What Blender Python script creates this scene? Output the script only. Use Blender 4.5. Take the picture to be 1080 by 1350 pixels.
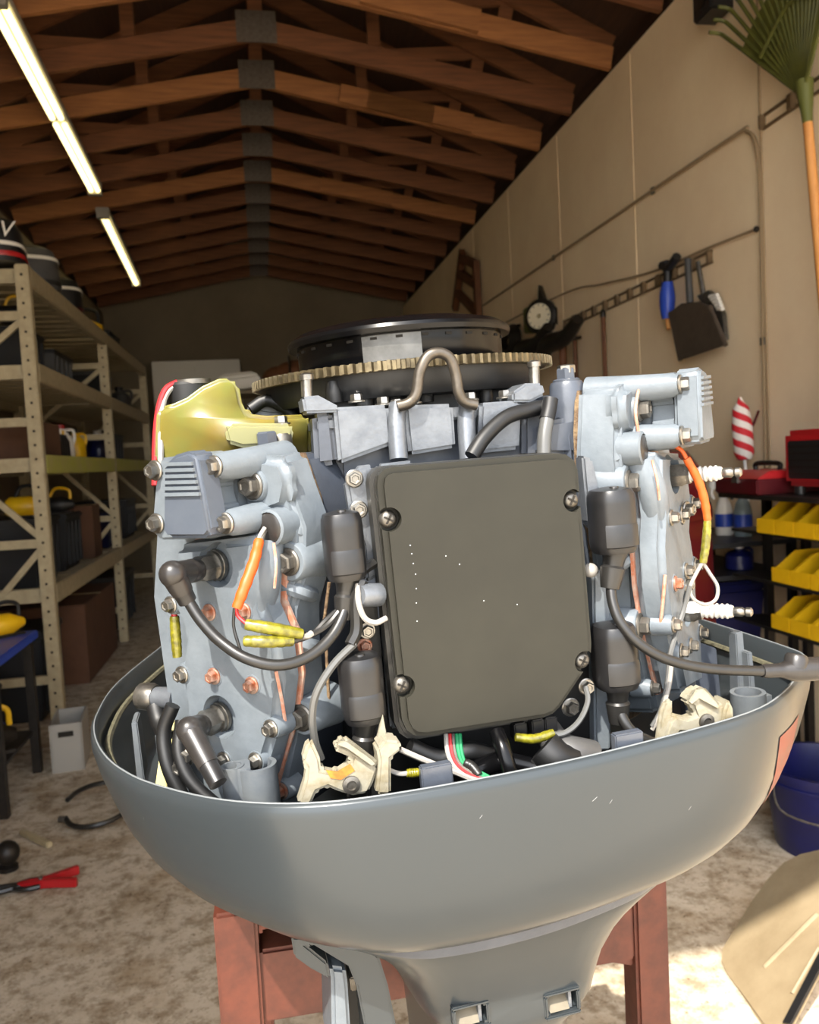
import bpy, bmesh, math, random
from mathutils import Vector, Matrix
random.seed(7)
R = math.radians
for o in list(bpy.data.objects): bpy.data.objects.remove(o)
scene = bpy.context.scene
COL = scene.collection

# ------------------------------------------------------------------ camera
F, CX, CY = 1080.0, 540.0, 675.0          # focal length and centre in photo pixels
EYE = Vector((0, 0, 1.45))
_y, _p, _r = R(10.1), R(-3.7), R(3.0)
FW = Vector((math.sin(_y)*math.cos(_p), math.cos(_y)*math.cos(_p), math.sin(_p)))
_r0 = Vector((math.cos(_y), -math.sin(_y), 0)); _u0 = _r0.cross(FW)
RT = _r0*math.cos(_r) - _u0*math.sin(_r)
UP = _r0*math.sin(_r) + _u0*math.cos(_r)
cd = bpy.data.cameras.new('camera'); camo = bpy.data.objects.new('camera', cd); COL.objects.link(camo)
cd.sensor_fit = 'HORIZONTAL'; cd.sensor_width = 36.0; cd.lens = 36.0*F/1080.0
cd.clip_start = 0.02; cd.clip_end = 200
cd.dof.use_dof = True; cd.dof.focus_distance = 0.62; cd.dof.aperture_fstop = 17.0
camo.matrix_world = Matrix(((RT.x, UP.x, -FW.x, EYE.x), (RT.y, UP.y, -FW.y, EYE.y), (RT.z, UP.z, -FW.z, EYE.z), (0, 0, 0, 1)))
scene.camera = camo

# ------------------------------------------------------------------ light
SUN_DIR = Vector((0.38, 0.65, -1.0)).normalized()
sl = bpy.data.lights.new('sun', 'SUN'); sl.energy = 5.4; sl.angle = R(0.6); sl.color = (1.0, 0.93, 0.82)
so = bpy.data.objects.new('sun', sl); COL.objects.link(so)
so.rotation_euler = SUN_DIR.to_track_quat('-Z', 'Y').to_euler(); so.location = (-4, -5, 9)
wd = bpy.data.worlds.new('sky'); scene.world = wd; wd.use_nodes = True
nt = wd.node_tree; nt.nodes.clear()
sk = nt.nodes.new('ShaderNodeTexSky'); sk.sky_type = 'NISHITA'; sk.sun_disc = False
sk.sun_elevation = math.asin(-SUN_DIR.z); sk.sun_rotation = math.atan2(-SUN_DIR.x, -SUN_DIR.y)
sk.air_density = 1.0; sk.dust_density = 2.0; sk.ozone_density = 1.0
bg = nt.nodes.new('ShaderNodeBackground'); bg.inputs[1].default_value = 0.40
wo = nt.nodes.new('ShaderNodeOutputWorld')
hs = nt.nodes.new('ShaderNodeHueSaturation'); hs.inputs['Saturation'].default_value = 0.30
nt.links.new(sk.outputs[0], hs.inputs['Color']); nt.links.new(hs.outputs[0], bg.inputs[0]); nt.links.new(bg.outputs[0], wo.inputs[0])
vs = scene.view_settings
vs.view_transform = 'Standard'; vs.look = 'None'; vs.gamma = 1.0; vs.use_curve_mapping = False
vs.exposure = 1.0

# ------------------------------------------------------------------ materials
def lin(c):
    return tuple(((v/255.0)/12.92 if v/255.0 <= .04045 else ((v/255.0+.055)/1.055)**2.4) for v in c)
MATS = {}
def mat(name, col, rough=.5, metal=0.0, col2=None, scale=25.0, detail=4.0, lo=.35, hi=.7, bump=0.0, bscale=None,
        coat=0.0, trans=0.0, emit=None, estr=0.0, rvar=0.0, sss=0.0, stretch=None, wave=False, ior=None, alpha=None, spec=None):
    m = bpy.data.materials.new(name); m.use_nodes = True; N = m.node_tree.nodes; L = m.node_tree.links
    b = N['Principled BSDF']
    b.inputs['Base Color'].default_value = (*lin(col), 1); b.inputs['Roughness'].default_value = rough
    b.inputs['Metallic'].default_value = metal; b.inputs['Coat Weight'].default_value = coat
    b.inputs['Coat Roughness'].default_value = .15; b.inputs['Transmission Weight'].default_value = trans
    if spec is not None: b.inputs['Specular IOR Level'].default_value = spec
    if ior: b.inputs['IOR'].default_value = ior
    if sss: b.inputs['Subsurface Weight'].default_value = sss; b.inputs['Subsurface Radius'].default_value = (.02, .02, .008); b.inputs['Subsurface Scale'].default_value = .6
    if emit: b.inputs['Emission Color'].default_value = (*lin(emit), 1); b.inputs['Emission Strength'].default_value = estr
    if col2 or bump or rvar:
        tc = N.new('ShaderNodeTexCoord'); mp = N.new('ShaderNodeMapping'); L.new(tc.outputs['Object'], mp.inputs[0])
        if stretch: mp.inputs['Scale'].default_value = stretch
        if wave:
            nz = N.new('ShaderNodeTexWave'); nz.inputs['Scale'].default_value = scale; nz.inputs['Distortion'].default_value = 6; nz.inputs['Detail'].default_value = detail; fo = nz.outputs['Fac']
        else:
            nz = N.new('ShaderNodeTexNoise'); nz.inputs['Scale'].default_value = scale; nz.inputs['Detail'].default_value = detail; nz.inputs['Roughness'].default_value = .65; fo = nz.outputs['Fac']
        L.new(mp.outputs[0], nz.inputs['Vector'])
        if col2:
            rp = N.new('ShaderNodeValToRGB'); rp.color_ramp.elements[0].position = lo; rp.color_ramp.elements[1].position = hi
            rp.color_ramp.elements[0].color = (*lin(col), 1); rp.color_ramp.elements[1].color = (*lin(col2), 1)
            L.new(fo, rp.inputs[0]); L.new(rp.outputs[0], b.inputs['Base Color'])
        if rvar:
            mr = N.new('ShaderNodeMapRange'); mr.inputs['To Min'].default_value = max(.02, rough-rvar); mr.inputs['To Max'].default_value = min(1, rough+rvar)
            L.new(fo, mr.inputs[0]); L.new(mr.outputs[0], b.inputs['Roughness'])
        if bump:
            n2 = N.new('ShaderNodeTexNoise'); n2.inputs['Scale'].default_value = bscale or scale*2; n2.inputs['Detail'].default_value = 3
            L.new(mp.outputs[0], n2.inputs['Vector'])
            bp = N.new('ShaderNodeBump'); bp.inputs['Strength'].default_value = bump; bp.inputs['Distance'].default_value = .004
            L.new(n2.outputs['Fac'], bp.inputs['Height']); L.new(bp.outputs[0], b.inputs['Normal'])
    MATS[name] = m
    return m

# engine
mat('paint', (91, 98, 104), .44, .0, col2=(102, 109, 115), scale=30, bump=.10, bscale=160, coat=.08, rvar=.08, spec=.3)
mat('paint_dark', (58, 63, 72), .38, .0, col2=(67, 72, 81), scale=30, bump=.10, bscale=120, coat=.2)
mat('cowl_paint', (52, 57, 60), .30, .25, coat=.25, spec=.3)
mat('cowl_inner', (80, 85, 90), .5, 0, col2=(92, 96, 98), scale=60, bump=.1)
mat('cast_silver', (108, 112, 117), .36, .4, col2=(90, 94, 100), scale=60, bump=.08, bscale=300)
mat('steel', (150, 147, 141), .3, .9, col2=(112, 108, 101), scale=90)
mat('dull_steel', (118, 115, 109), .42, .8, col2=(84, 79, 72), scale=70)
mat('rusty_bolt', (138, 80, 54), .4, .5, col2=(166, 150, 138), scale=90, lo=.4, hi=.7)
mat('gear_teeth', (126, 114, 88), .4, .7, col2=(66, 58, 44), scale=60)
mat('eye_steel', (104, 98, 90), .42, .8, col2=(82, 76, 68), scale=60)
mat('black_gloss', (7, 7, 8), .22, 0, spec=.25)
mat('black_part', (10, 10, 11), .5, 0, col2=(18, 18, 18), scale=40)
mat('black_plastic', (24, 24, 25), .34, 0, col2=(32, 31, 31), scale=50, rvar=.06)
mat('ecu_black', (39, 38, 33), .46, 0, col2=(44, 43, 37), scale=10, spec=.18)
mat('ecu_side', (42, 41, 38), .42, 0)
mat('rubber', (28, 27, 26), .36, 0, col2=(36, 35, 33), scale=40)
mat('boot_rubber', (46, 43, 41), .32, 0, col2=(34, 32, 31), scale=40)
mat('oil_tank', (96, 102, 50), .32, 0, col2=(116, 88, 32), scale=9, lo=.4, hi=.75, sss=.45)
mat('tank_flange', (118, 116, 76), .4, 0, sss=.3)
mat('orange_sleeve', (184, 78, 16), .5)
mat('yellow_tape', (122, 117, 24), .3, 0, col2=(66, 62, 14), scale=160, coat=.4)
mat('red_wire', (160, 26, 30), .45)
mat('green_wire', (16, 116, 70), .45)
mat('white_wire', (140, 136, 130), .45)
mat('grey_tube', (80, 80, 78), .32)
mat('latch_beige', (132, 127, 111), .55, 0, col2=(112, 101, 74), scale=60, lo=.5, hi=.75, bump=.2)
mat('rust_stain', (190, 120, 40), .8, 0, col2=(150, 82, 30), scale=120)
mat('gasket', (70, 50, 34), .85, 0, col2=(120, 100, 72), scale=130, bump=.5)
mat('rust_line', (170, 104, 76), .7, 0, col2=(170, 150, 136), scale=130)
mat('ceramic', (196, 194, 188), .2, 0, coat=.4)
mat('yellow_strip', (228, 218, 150), .5)
mat('tan_insert', (112, 104, 86), .45, 0, col2=(92, 84, 68), scale=30)
mat('decal_red', (108, 24, 22), .4, 0, col2=(92, 50, 48), scale=90, lo=.45, hi=.7)
mat('scratch', (150, 152, 154), .6)
mat('sealant', (92, 88, 68), .8, 0, col2=(58, 56, 42), scale=200)
mat('drum_reflection', (96, 95, 92), .38, .5, col2=(74, 73, 70), scale=50)  # grey of the sky reflection on the black drum, put into the colour
mat('rim_wear', (104, 108, 110), .5)
mat('paint_shaded', (68, 74, 84), .42, .0, col2=(77, 83, 92), scale=30, spec=.3)  # same head paint, with the shade of a turned-away face in its colour
# setting
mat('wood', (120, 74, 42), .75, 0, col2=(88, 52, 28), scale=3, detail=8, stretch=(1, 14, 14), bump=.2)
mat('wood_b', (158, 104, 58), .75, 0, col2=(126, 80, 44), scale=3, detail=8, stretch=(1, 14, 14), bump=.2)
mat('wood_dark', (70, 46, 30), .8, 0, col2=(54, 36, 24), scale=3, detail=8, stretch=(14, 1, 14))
mat('gusset', (98, 90, 82), .55, .4, col2=(82, 72, 64), scale=40)
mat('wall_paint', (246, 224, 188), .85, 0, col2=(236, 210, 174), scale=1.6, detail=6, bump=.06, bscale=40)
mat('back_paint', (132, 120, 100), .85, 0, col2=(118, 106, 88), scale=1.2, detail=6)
mat('seam', (150, 128, 98), .9)
mat('tube_glow', (255, 244, 200), .4, emit=(255, 232, 160), estr=1.7)
mat('white_metal', (150, 146, 138), .5)
mat('rack_beige', (178, 164, 132), .55, .1, col2=(160, 146, 116), scale=20)
mat('rack_yellow', (176, 178, 74), .55, 0, col2=(178, 170, 110), scale=6)
mat('hole', (30, 26, 20), .9)
mat('stand_red', (90, 43, 29), .55, .1, col2=(68, 33, 23), scale=26, bump=.15, rvar=.1)
mat('cardboard', (96, 64, 44), .85, 0, col2=(84, 56, 38), scale=6)
mat('tape', (190, 166, 120), .4)
mat('dark_plastic', (17, 17, 19), .5, 0, col2=(24, 24, 26), scale=8)
mat('navy_plastic', (18, 22, 74), .32, 0, col2=(15, 18, 60), scale=6)
mat('blue_plastic', (40, 70, 170), .4)
mat('yellow_plastic', (226, 180, 20), .4, 0, col2=(212, 164, 16), scale=10)
mat('red_plastic', (164, 26, 30), .38)
mat('dark_red', (72, 14, 20), .3)
mat('white_plastic', (220, 216, 208), .45)
mat('grey_plastic', (72, 71, 70), .5, 0, col2=(60, 60, 60), scale=8)
mat('clear_plastic', (170, 190, 200), .15, 0, trans=.5, ior=1.3)
mat('green_plastic', (84, 86, 30), .6, 0, col2=(66, 68, 26), scale=12)
mat('olive', (88, 92, 40), .6)
mat('pole_wood', (214, 152, 84), .6, 0, col2=(190, 126, 66), scale=5, stretch=(10, 10, 1))
mat('brown_wood', (104, 62, 32), .7, 0, col2=(84, 48, 24), scale=8)
mat('dial_face', (226, 214, 186), .5)
mat('dark_metal', (34, 31, 28), .45, .5, col2=(46, 41, 36), scale=30)
mat('pan_grey', (78, 66, 55), .6, 0, col2=(66, 55, 46), scale=20)
mat('rail_brown', (118, 96, 68), .6, .2, col2=(90, 72, 50), scale=20)
mat('beige_panel', (146, 130, 103), .6, 0, col2=(128, 112, 86), scale=9, detail=6, bump=.08, bscale=30)
mat('umbrella_white', (226, 218, 208), .7)
mat('tan_dirt', (150, 130, 100), .9)

def floor_mat():
    m = bpy.data.materials.new('concrete'); m.use_nodes = True; N = m.node_tree.nodes; L = m.node_tree.links; b = N['Principled BSDF']
    tc = N.new('ShaderNodeTexCoord')
    def noise(s, d, r=.6, dist=0):
        n = N.new('ShaderNodeTexNoise'); n.inputs['Scale'].default_value = s; n.inputs['Detail'].default_value = d; n.inputs['Roughness'].default_value = r; n.inputs['Distortion'].default_value = dist
        L.new(tc.outputs['Object'], n.inputs['Vector']); return n.outputs['Fac']
    def ramp(f, a, ca, z, cz):
        r = N.new('ShaderNodeValToRGB'); r.color_ramp.elements[0].position = a; r.color_ramp.elements[1].position = z
        r.color_ramp.elements[0].color = (*ca, 1); r.color_ramp.elements[1].color = (*cz, 1); L.new(f, r.inputs[0]); return r.outputs[0]
    base = ramp(noise(2.6, 9, .75, .1), .3, lin((184, 171, 150)), .7, lin((206, 195, 176)))
    def mul(a, b2):
        x = N.new('ShaderNodeMixRGB'); x.blend_type = 'MULTIPLY'; x.inputs[0].default_value = 1; L.new(a, x.inputs[1]); L.new(b2, x.inputs[2]); return x.outputs[0]
    st = ramp(noise(13.0, 10, .78, .15), .46, (1, 1, 1), .60, (.52, .46, .39))
    st2 = ramp(noise(3.4, 7, .7, .1), .50, (1, 1, 1), .66, (.66, .58, .48))
    sp = ramp(noise(48, 3), .62, (1, 1, 1), .70, (.45, .4, .34))
    c = mul(mul(mul(base, st), st2), sp)
    L.new(c, b.inputs['Base Color']); b.inputs['Roughness'].default_value = .8
    bp = N.new('ShaderNodeBump'); bp.inputs['Strength'].default_value = .35; bp.inputs['Distance'].default_value = .01
    L.new(noise(30, 5), bp.inputs['Height']); L.new(bp.outputs[0], b.inputs['Normal'])
    MATS['concrete'] = m
floor_mat()
mat('driveway', (224, 210, 188), .85, 0, col2=(210, 194, 168), scale=1.2, detail=6)

# ------------------------------------------------------------------ mesh helpers
def basis(axis):
    a = Vector(axis).normalized(); t = Vector((0, 0, 1)) if abs(a.z) < .9 else Vector((1, 0, 0))
    x = t.cross(a).normalized(); return x, a.cross(x), a
def spline(pts, k=6, closed=False):
    P = [Vector(p) for p in pts]; n = len(P); out = []
    rng = n if closed else n-1
    for i in range(rng):
        p0 = P[(i-1) % n] if (closed or i > 0) else P[0]*2-P[1]
        p1, p2 = P[i], P[(i+1) % n]
        p3 = P[(i+2) % n] if (closed or i+2 < n) else P[-1]*2-P[-2]
        for j in range(k):
            t = j/k
            out.append(.5*((2*p1)+(p2-p0)*t+(2*p0-5*p1+4*p2-p3)*t*t+(3*p1-p0-3*p2+p3)*t**3))
    if not closed: out.append(P[-1])
    return out
class MB:
    def __init__(s): s.bm = bmesh.new()
    def face(s, vs):
        try: return s.bm.faces.new(vs)
        except ValueError: return None
    def ring(s, pts): return [s.bm.verts.new(p) for p in pts]
    def loft(s, rings, cap0=True, cap1=True, closed=True):
        rs = [s.ring(r) for r in rings]; n = len(rs[0])
        for a, b in zip(rs, rs[1:]):
            for i in range(n if closed else n-1): s.face((a[i], a[(i+1) % n], b[(i+1) % n], b[i]))
        if cap0: s.face(rs[0][::-1])
        if cap1: s.face(rs[-1])
        return s
    def box(s, c, size, rot=None):
        c = Vector(c); h = Vector(size)/2; q = rot.to_matrix() if rot is not None and hasattr(rot, 'to_matrix') else (rot or Matrix.Identity(3))
        P = lambda x, y, z: c + q @ Vector((x*h.x, y*h.y, z*h.z))
        return s.loft([[P(-1, -1, -1), P(1, -1, -1), P(1, 1, -1), P(-1, 1, -1)], [P(-1, -1, 1), P(1, -1, 1), P(1, 1, 1), P(-1, 1, 1)]])
    def mm(s, a, b):
        a = Vector(a); b = Vector(b); return s.box((a+b)/2, (abs(b.x-a.x), abs(b.y-a.y), abs(b.z-a.z)))
    def cyl(s, p0, p1, r0, r1=None, n=16, cap=True):
        p0 = Vector(p0); p1 = Vector(p1); r1 = r0 if r1 is None else r1; x, y, a = basis(p1-p0)
        f = lambda p, r: [p+(x*math.cos(2*math.pi*i/n)+y*math.sin(2*math.pi*i/n))*r for i in range(n)]
        return s.loft([f(p0, r0), f(p1, r1)], cap, cap)
    def lathe(s, p, axis, prof, n=24, cap=True, phase=0):
        p = Vector(p); x, y, a = basis(axis)
        return s.loft([[p+a*h+(x*math.cos(2*math.pi*i/n+phase)+y*math.sin(2*math.pi*i/n+phase))*max(r, 1e-5) for i in range(n)] for r, h in prof], cap, cap)
    def tube(s, pts, r, n=8, k=6, sm=True, cap=True):
        P = spline(pts, k) if sm and len(pts) > 2 else [Vector(p) for p in pts]
        m = len(P); rr = r if callable(r) else (lambda t: r)
        rings = []; prev = None
        for i in range(m):
            t = (P[min(i+1, m-1)]-P[max(i-1, 0)]).normalized()
            if prev is None: x, y, _ = basis(t)
            else:
                x = (prev-t*prev.dot(t)).normalized(); y = t.cross(x)
            prev = x; q = rr(i/(m-1))
            rings.append([P[i]+(x*math.cos(2*math.pi*j/n)+y*math.sin(2*math.pi*j/n))*q for j in range(n)])
        return s.loft(rings, cap, cap)
    def prism(s, poly, fn, h0, h1, shrink=0.0):
        c = Vector((sum(p[0] for p in poly)/len(poly), sum(p[1] for p in poly)/len(poly)))
        q = [(c.x+(p[0]-c.x)*(1-shrink), c.y+(p[1]-c.y)*(1-shrink)) for p in poly]
        return s.loft([[fn(a, b, h0) for a, b in poly], [fn(a, b, h1) for a, b in q]])
    def ball(s, p, r, n=12, sc=(1, 1, 1)):
        m = n//2; p = Vector(p)
        return s.loft([[p+Vector((r*sc[0]*math.sin(math.pi*(i+.02)/(m+.04))*math.cos(2*math.pi*j/n), r*sc[1]*math.sin(math.pi*(i+.02)/(m+.04))*math.sin(2*math.pi*j/n), -r*sc[2]*math.cos(math.pi*(i+.02)/(m+.04)))) for j in range(n)] for i in range(m+1)])
    def bevel(s, w, ang=35, seg=2):
        s.bm.normal_update()
        bmesh.ops.recalc_face_normals(s.bm, faces=s.bm.faces)
        ed = [e for e in s.bm.edges if len(e.link_faces) == 2 and e.calc_face_angle(0) > R(ang)]
        if ed: bmesh.ops.bevel(s.bm, geom=ed, offset=w, segments=seg, affect='EDGES', clamp_overlap=True)
        return s
    def mesh(s, name, m, smooth=38):
        bmesh.ops.recalc_face_normals(s.bm, faces=s.bm.faces)
        me = bpy.data.meshes.new(name); s.bm.to_mesh(me); s.bm.free()
        me.materials.append(MATS[m])
        for p in me.polygons: p.use_smooth = True
        me.set_sharp_from_angle(angle=R(smooth))
        return me
    def build(s, name, m, parent=None, bev=0, seg=2, cuts=None, smooth=38, **tags):
        if bev: s.bevel(bev, seg=seg)
        o = bpy.data.objects.new(name, s.mesh(name, m, smooth)); COL.objects.link(o)
        if cuts: do_cut(o, cuts, smooth)
        if parent: o.parent = parent
        for k, v in tags.items(): o[k] = v
        return o
def do_cut(o, cuts, smooth):
    for c in cuts:
        t = bpy.data.objects.new('cut', c.mesh('cut', 'hole')); COL.objects.link(t)
        md = o.modifiers.new('b', 'BOOLEAN'); md.operation = 'DIFFERENCE'; md.object = t; md.solver = 'EXACT'
        dg = bpy.context.evaluated_depsgraph_get(); dg.update()
        me = bpy.data.meshes.new_from_object(o.evaluated_get(dg)); o.modifiers.clear(); old = o.data; nm = old.name; o.data = me
        bpy.data.meshes.remove(old); me.name = nm
        tm = t.data; bpy.data.objects.remove(t); bpy.data.meshes.remove(tm)
        while len(me.materials) > 1: me.materials.pop(index=len(me.materials)-1)
        for p in me.polygons: p.use_smooth = True; p.material_index = 0
        me.set_sharp_from_angle(angle=R(smooth))
def inst(me, name, parent, loc, axis=(0, 0, 1), scale=1.0, spin=0.0):
    o = bpy.data.objects.new(name, me); COL.objects.link(o); o.parent = parent
    x, y, a = basis(axis); c, q = math.cos(spin), math.sin(spin); x, y = x*c+y*q, y*c-x*q
    o.matrix_local = Matrix.Translation(Vector(loc)) @ Matrix(((x.x, y.x, a.x), (x.y, y.y, a.y), (x.z, y.z, a.z))).to_4x4() @ Matrix.Scale(scale, 4)
    return o
def thing(name, label, cat, loc=(0, 0, 0), rz=0.0, group=None):
    o = bpy.data.objects.new(name, None); COL.objects.link(o); o.location = loc; o.rotation_euler = (0, 0, rz); o.empty_display_size = .05
    o['label'] = label; o['category'] = cat
    if group: o['group'] = group
    return o
def copy_tree(o, parent=None, label=None, **kw):
    c = o.copy(); COL.objects.link(c)
    if parent: c.parent = parent
    if label: c['label'] = label
    for k, v in kw.items(): setattr(c, k, v)
    for ch in list(o.children): copy_tree(ch, c)
    return c
def struct(o): o['kind'] = 'structure'; return o

# a photo pixel followed to a known plane of the place
def rayd(px, py): return FW + RT*((px-CX)/F) + UP*((CY-py)/F)
def W(px, py, ax, v):
    d = rayd(px, py); return EYE + d*((v-EYE[ax])/d[ax])
def PL(px, py, p, n):
    d = rayd(px, py); n = Vector(n); return EYE + d*((Vector(p)-EYE).dot(n)/d.dot(n))

# ------------------------------------------------------------------ setting
XL, XR, YF, YB, ZW, RX = -2.10, 2.30, -0.30, 12.60, 3.79, 0.15
ZA = 4.22                                    # underside of the truss apex
struct(MB().mm((XL-.1, YF, -.12), (XR+.1, YB+.1, 0)).build('floor', 'concrete', label='worn concrete shed floor with brown stains'))
struct(MB().mm((-26, -30, -.14), (26, YF, -.02)).build('driveway', 'driveway', label='pale sunlit driveway in front of the shed'))
wr = struct(MB().mm((XR, YF-.1, 0), (XR+.1, YB+.1, ZW)).build('wall_right', 'wall_paint', label='tan painted right wall of the shed'))
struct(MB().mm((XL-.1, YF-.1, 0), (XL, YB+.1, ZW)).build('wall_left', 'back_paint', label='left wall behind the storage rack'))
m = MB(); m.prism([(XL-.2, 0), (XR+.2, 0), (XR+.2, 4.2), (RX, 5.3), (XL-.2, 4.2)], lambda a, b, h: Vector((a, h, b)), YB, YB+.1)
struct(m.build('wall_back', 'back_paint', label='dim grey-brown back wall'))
# front wall with the tall open doorway around the camera
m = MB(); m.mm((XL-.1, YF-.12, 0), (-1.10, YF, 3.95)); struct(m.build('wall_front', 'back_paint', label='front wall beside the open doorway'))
m = MB(); m.prism([(-1.10, 3.86), (XR+.1, 3.86), (XR+.1, 3.97), (RX, 5.01), (XL-.1, 3.97), (XL-.1, 3.95), (-1.10, 3.95)], lambda a, b, h: Vector((a, h, b)), YF-.12, YF); struct(m.build('trim_1', 'back_paint', label='header above the open doorway'))
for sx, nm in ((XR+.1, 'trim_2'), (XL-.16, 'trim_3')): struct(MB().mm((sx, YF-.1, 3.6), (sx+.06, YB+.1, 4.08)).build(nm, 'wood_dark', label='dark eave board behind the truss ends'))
# drywall seams on the right wall
for y in (4.68, 5.9, 7.12, 8.34):
    MB().mm((XR-.003, y-.004, 0), (XR, y+.004, ZW-.02)).build('seam', 'wall_paint', wr)
# roof boards
struct(MB().mm((RX-.12, YF-.1, 5.0), (RX+.12, YB+.1, 5.06)).build('trim_4', 'wood_dark', label='ridge board of the roof'))
for sx, xe in ((-1, XL-.1), (1, XR+.1)):
    r = bpy.data.objects.new('roof_deck', None); COL.objects.link(r); struct(r); r['label'] = 'dark underside of the roof boards, %s slope' % ('left' if sx < 0 else 'right')
    nb = 12
    zt = lambda x: 5.02 - (5.02-4.02)*abs(x-RX)/(XR-RX)
    for i in range(nb):
        a = RX+(xe-RX)*i/nb; b = RX+(xe-RX)*(i+1.0)/nb; dz = .006*(i % 2)
        mm_ = MB(); mm_.loft([[Vector((x, y, zt(x)+d)) for x, d in ((a, dz), (b, dz), (b, .02), (a, .02))] for y in (YF-.1, YB+.1)])
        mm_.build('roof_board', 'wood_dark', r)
# ------------------------------------------------------------------ roof trusses
ORD = ['nearest', 'second', 'third', 'fourth', 'fifth', 'sixth', 'seventh', 'eighth', 'ninth', 'tenth', 'eleventh', 'twelfth', 'thirteenth', 'fourteenth', 'fifteenth', 'sixteenth']
def bar(m, a, b, w, t):
    """board from a to b in the x-z plane, depth w (in plane), thickness t along y"""
    a = Vector(a); b = Vector(b); d = (b-a).normalized(); n = Vector((-d.z, 0, d.x))*w/2; ty = Vector((0, t/2, 0))
    m.loft([[a-n-ty, a+n-ty, a+n+ty, a-n+ty], [b-n-ty, b+n-ty, b+n+ty, b-n+ty]]); return m
def truss(wm):
    t = thing('roof_truss', '', 'roof truss', (0, 0, 0), 0, 'wooden roof trusses')
    for xe in (XL, XR):
        s = 1 if xe > 0 else -1
        f = lambda x: ZW + (ZA-ZW)*(1-abs(x-RX)/abs(xe-RX)) + .07
        g = lambda x: 4.93 - (4.93-3.93)*abs(x-RX)/(XR-RX)
        bar(MB(), (xe, 0, f(xe)), (RX, 0, f(RX)), .14, .04).build('bottom_chord', wm, t, bev=.003, seg=1)
        bar(MB(), (xe, 0, g(xe)), (RX, 0, g(RX)), .13, .038).build('top_chord', 'wood', t)
        for q, q2 in ((.36, .36), (.36, .70), (.68, .70)):
            xa = RX+(xe-RX)*q; xb = RX+(xe-RX)*q2
            bar(MB(), (xa, .03, f(xa)+.02), (xb, .03, g(xb)-.02), .085, .03).build('web', 'wood', t)
    bar(MB(), (RX, .0, 4.25), (RX, 0, 4.9), .09, .036).build('king_post', 'wood', t)
    bar(MB(), (RX-.13, -.026, ZA+.075), (RX+.13, -.026, ZA+.075), .2, .006).build('gusset_plate', 'gusset', t)
    return t
tr = [truss('wood'), truss('wood_b')]
k = 0; y = 2.95; first = {0: True, 1: True}
while y < YB-.25:
    v = 1 if k in (3, 5, 8) else 0
    t = tr[v] if first[v] else copy_tree(tr[v])
    first[v] = False; t.location.y = y
    t['label'] = ('wooden roof truss with grey apex plate, %s from the front' % ORD[k]) if y < YB-.9 else 'wooden roof truss closest to the back wall'
    if k in (3, 5):
        a = MB(); f = lambda x: ZW + (ZA-ZW)*(1-(x-RX)/(XR-RX)) + .07
        x0, x1 = ((.75, 1.45) if k == 3 else (.95, 1.75)); bar(a, (x0, -.04, f(x0)), (x1, -.04, f(x1)), .13, .036); a.build('scab_board', 'wood_b', t)
    y += .66; k += 1

# ------------------------------------------------------------------ fluorescent lights
def strip(y0, y1, x0, x1, n, label):
    z = 3.86; t = thing('fluorescent_light', label, 'ceiling light', (x0, y0, z), 0, 'fluorescent strip lights')
    L = math.hypot(x1-x0, y1-y0); t.rotation_euler.z = -math.atan2(x1-x0, y1-y0)
    MB().mm((-.06, 0, .03), (.06, L, .075)).build('housing', 'white_metal', t, bev=.006)
    for s in ((-.028, .028) if n == 2 else (0,)):
        for h in range(2 if n == 2 else 1):
            seg = L/2 if n == 2 else L
            MB().cyl((s, h*seg+.09, .008), (s, (h+1)*seg-.02, .008), .019 if n == 2 else .03, n=12).build('fluorescent_tube', 'tube_glow', t)
    for yy in (0.0, L-.02 if n == 2 else L-.04): MB().mm((-.055, yy, -.022), (.055, yy+.06, .05)).build('end_cap', 'white_metal', t, bev=.004)
    for yy in (.35, L-.4): MB().cyl((0, yy, .07), (0, yy, .28), .004, n=6).build('hanger_wire', 'dull_steel', t)
strip(4.55, 7.5, -1.17, -1.245, 2, 'long bright double fluorescent tube light at upper left')
strip(8.15, 11.1, -1.30, -1.42, 1, 'shorter bright fluorescent tube light farther back at left')

# ------------------------------------------------------------------ storage rack
rk = thing('storage_rack', 'tall beige perforated steel storage rack along the left wall', 'rack', (-1.22, 5.03, 0))
holeme = MB().cyl((0, 0, 0), (0, 0, .002), .008, n=8).mesh('upright_hole', 'hole')
DX = -.78
for yi, yy in enumerate((0, 2.35, 4.75)):
    for xx in (0, DX):
        m = MB()
        m.mm((xx-.075 if xx == 0 else xx, yy-.035, 0), (xx if xx == 0 else xx+.075, yy+.035, 2.66))
        up = m.build('upright', 'rack_beige', rk, bev=.006)
        if xx == 0 and yi < 2:
            for z in range(32): inst(holeme, 'hole', up, (-.0375, yy-.0365, .12+z*.08), (0, -1, 0))
    for z0 in (.25, 1.05, 1.75, 2.35): MB().mm((DX+.05, yy-.015, z0), (-.05, yy+.015, z0+.05)).build('end_brace', 'rack_beige', rk)
    for z0, z1 in ((.3, 1.05), (1.8, 1.1), (1.8, 2.36)):
        m = MB(); bar(m, (DX+.05, yy, z0), (-.05, yy, z1), .035, .02); m.build('diagonal_brace', 'rack_beige', rk)
LEV = (2.60, 2.06, 1.53, .77)
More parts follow.
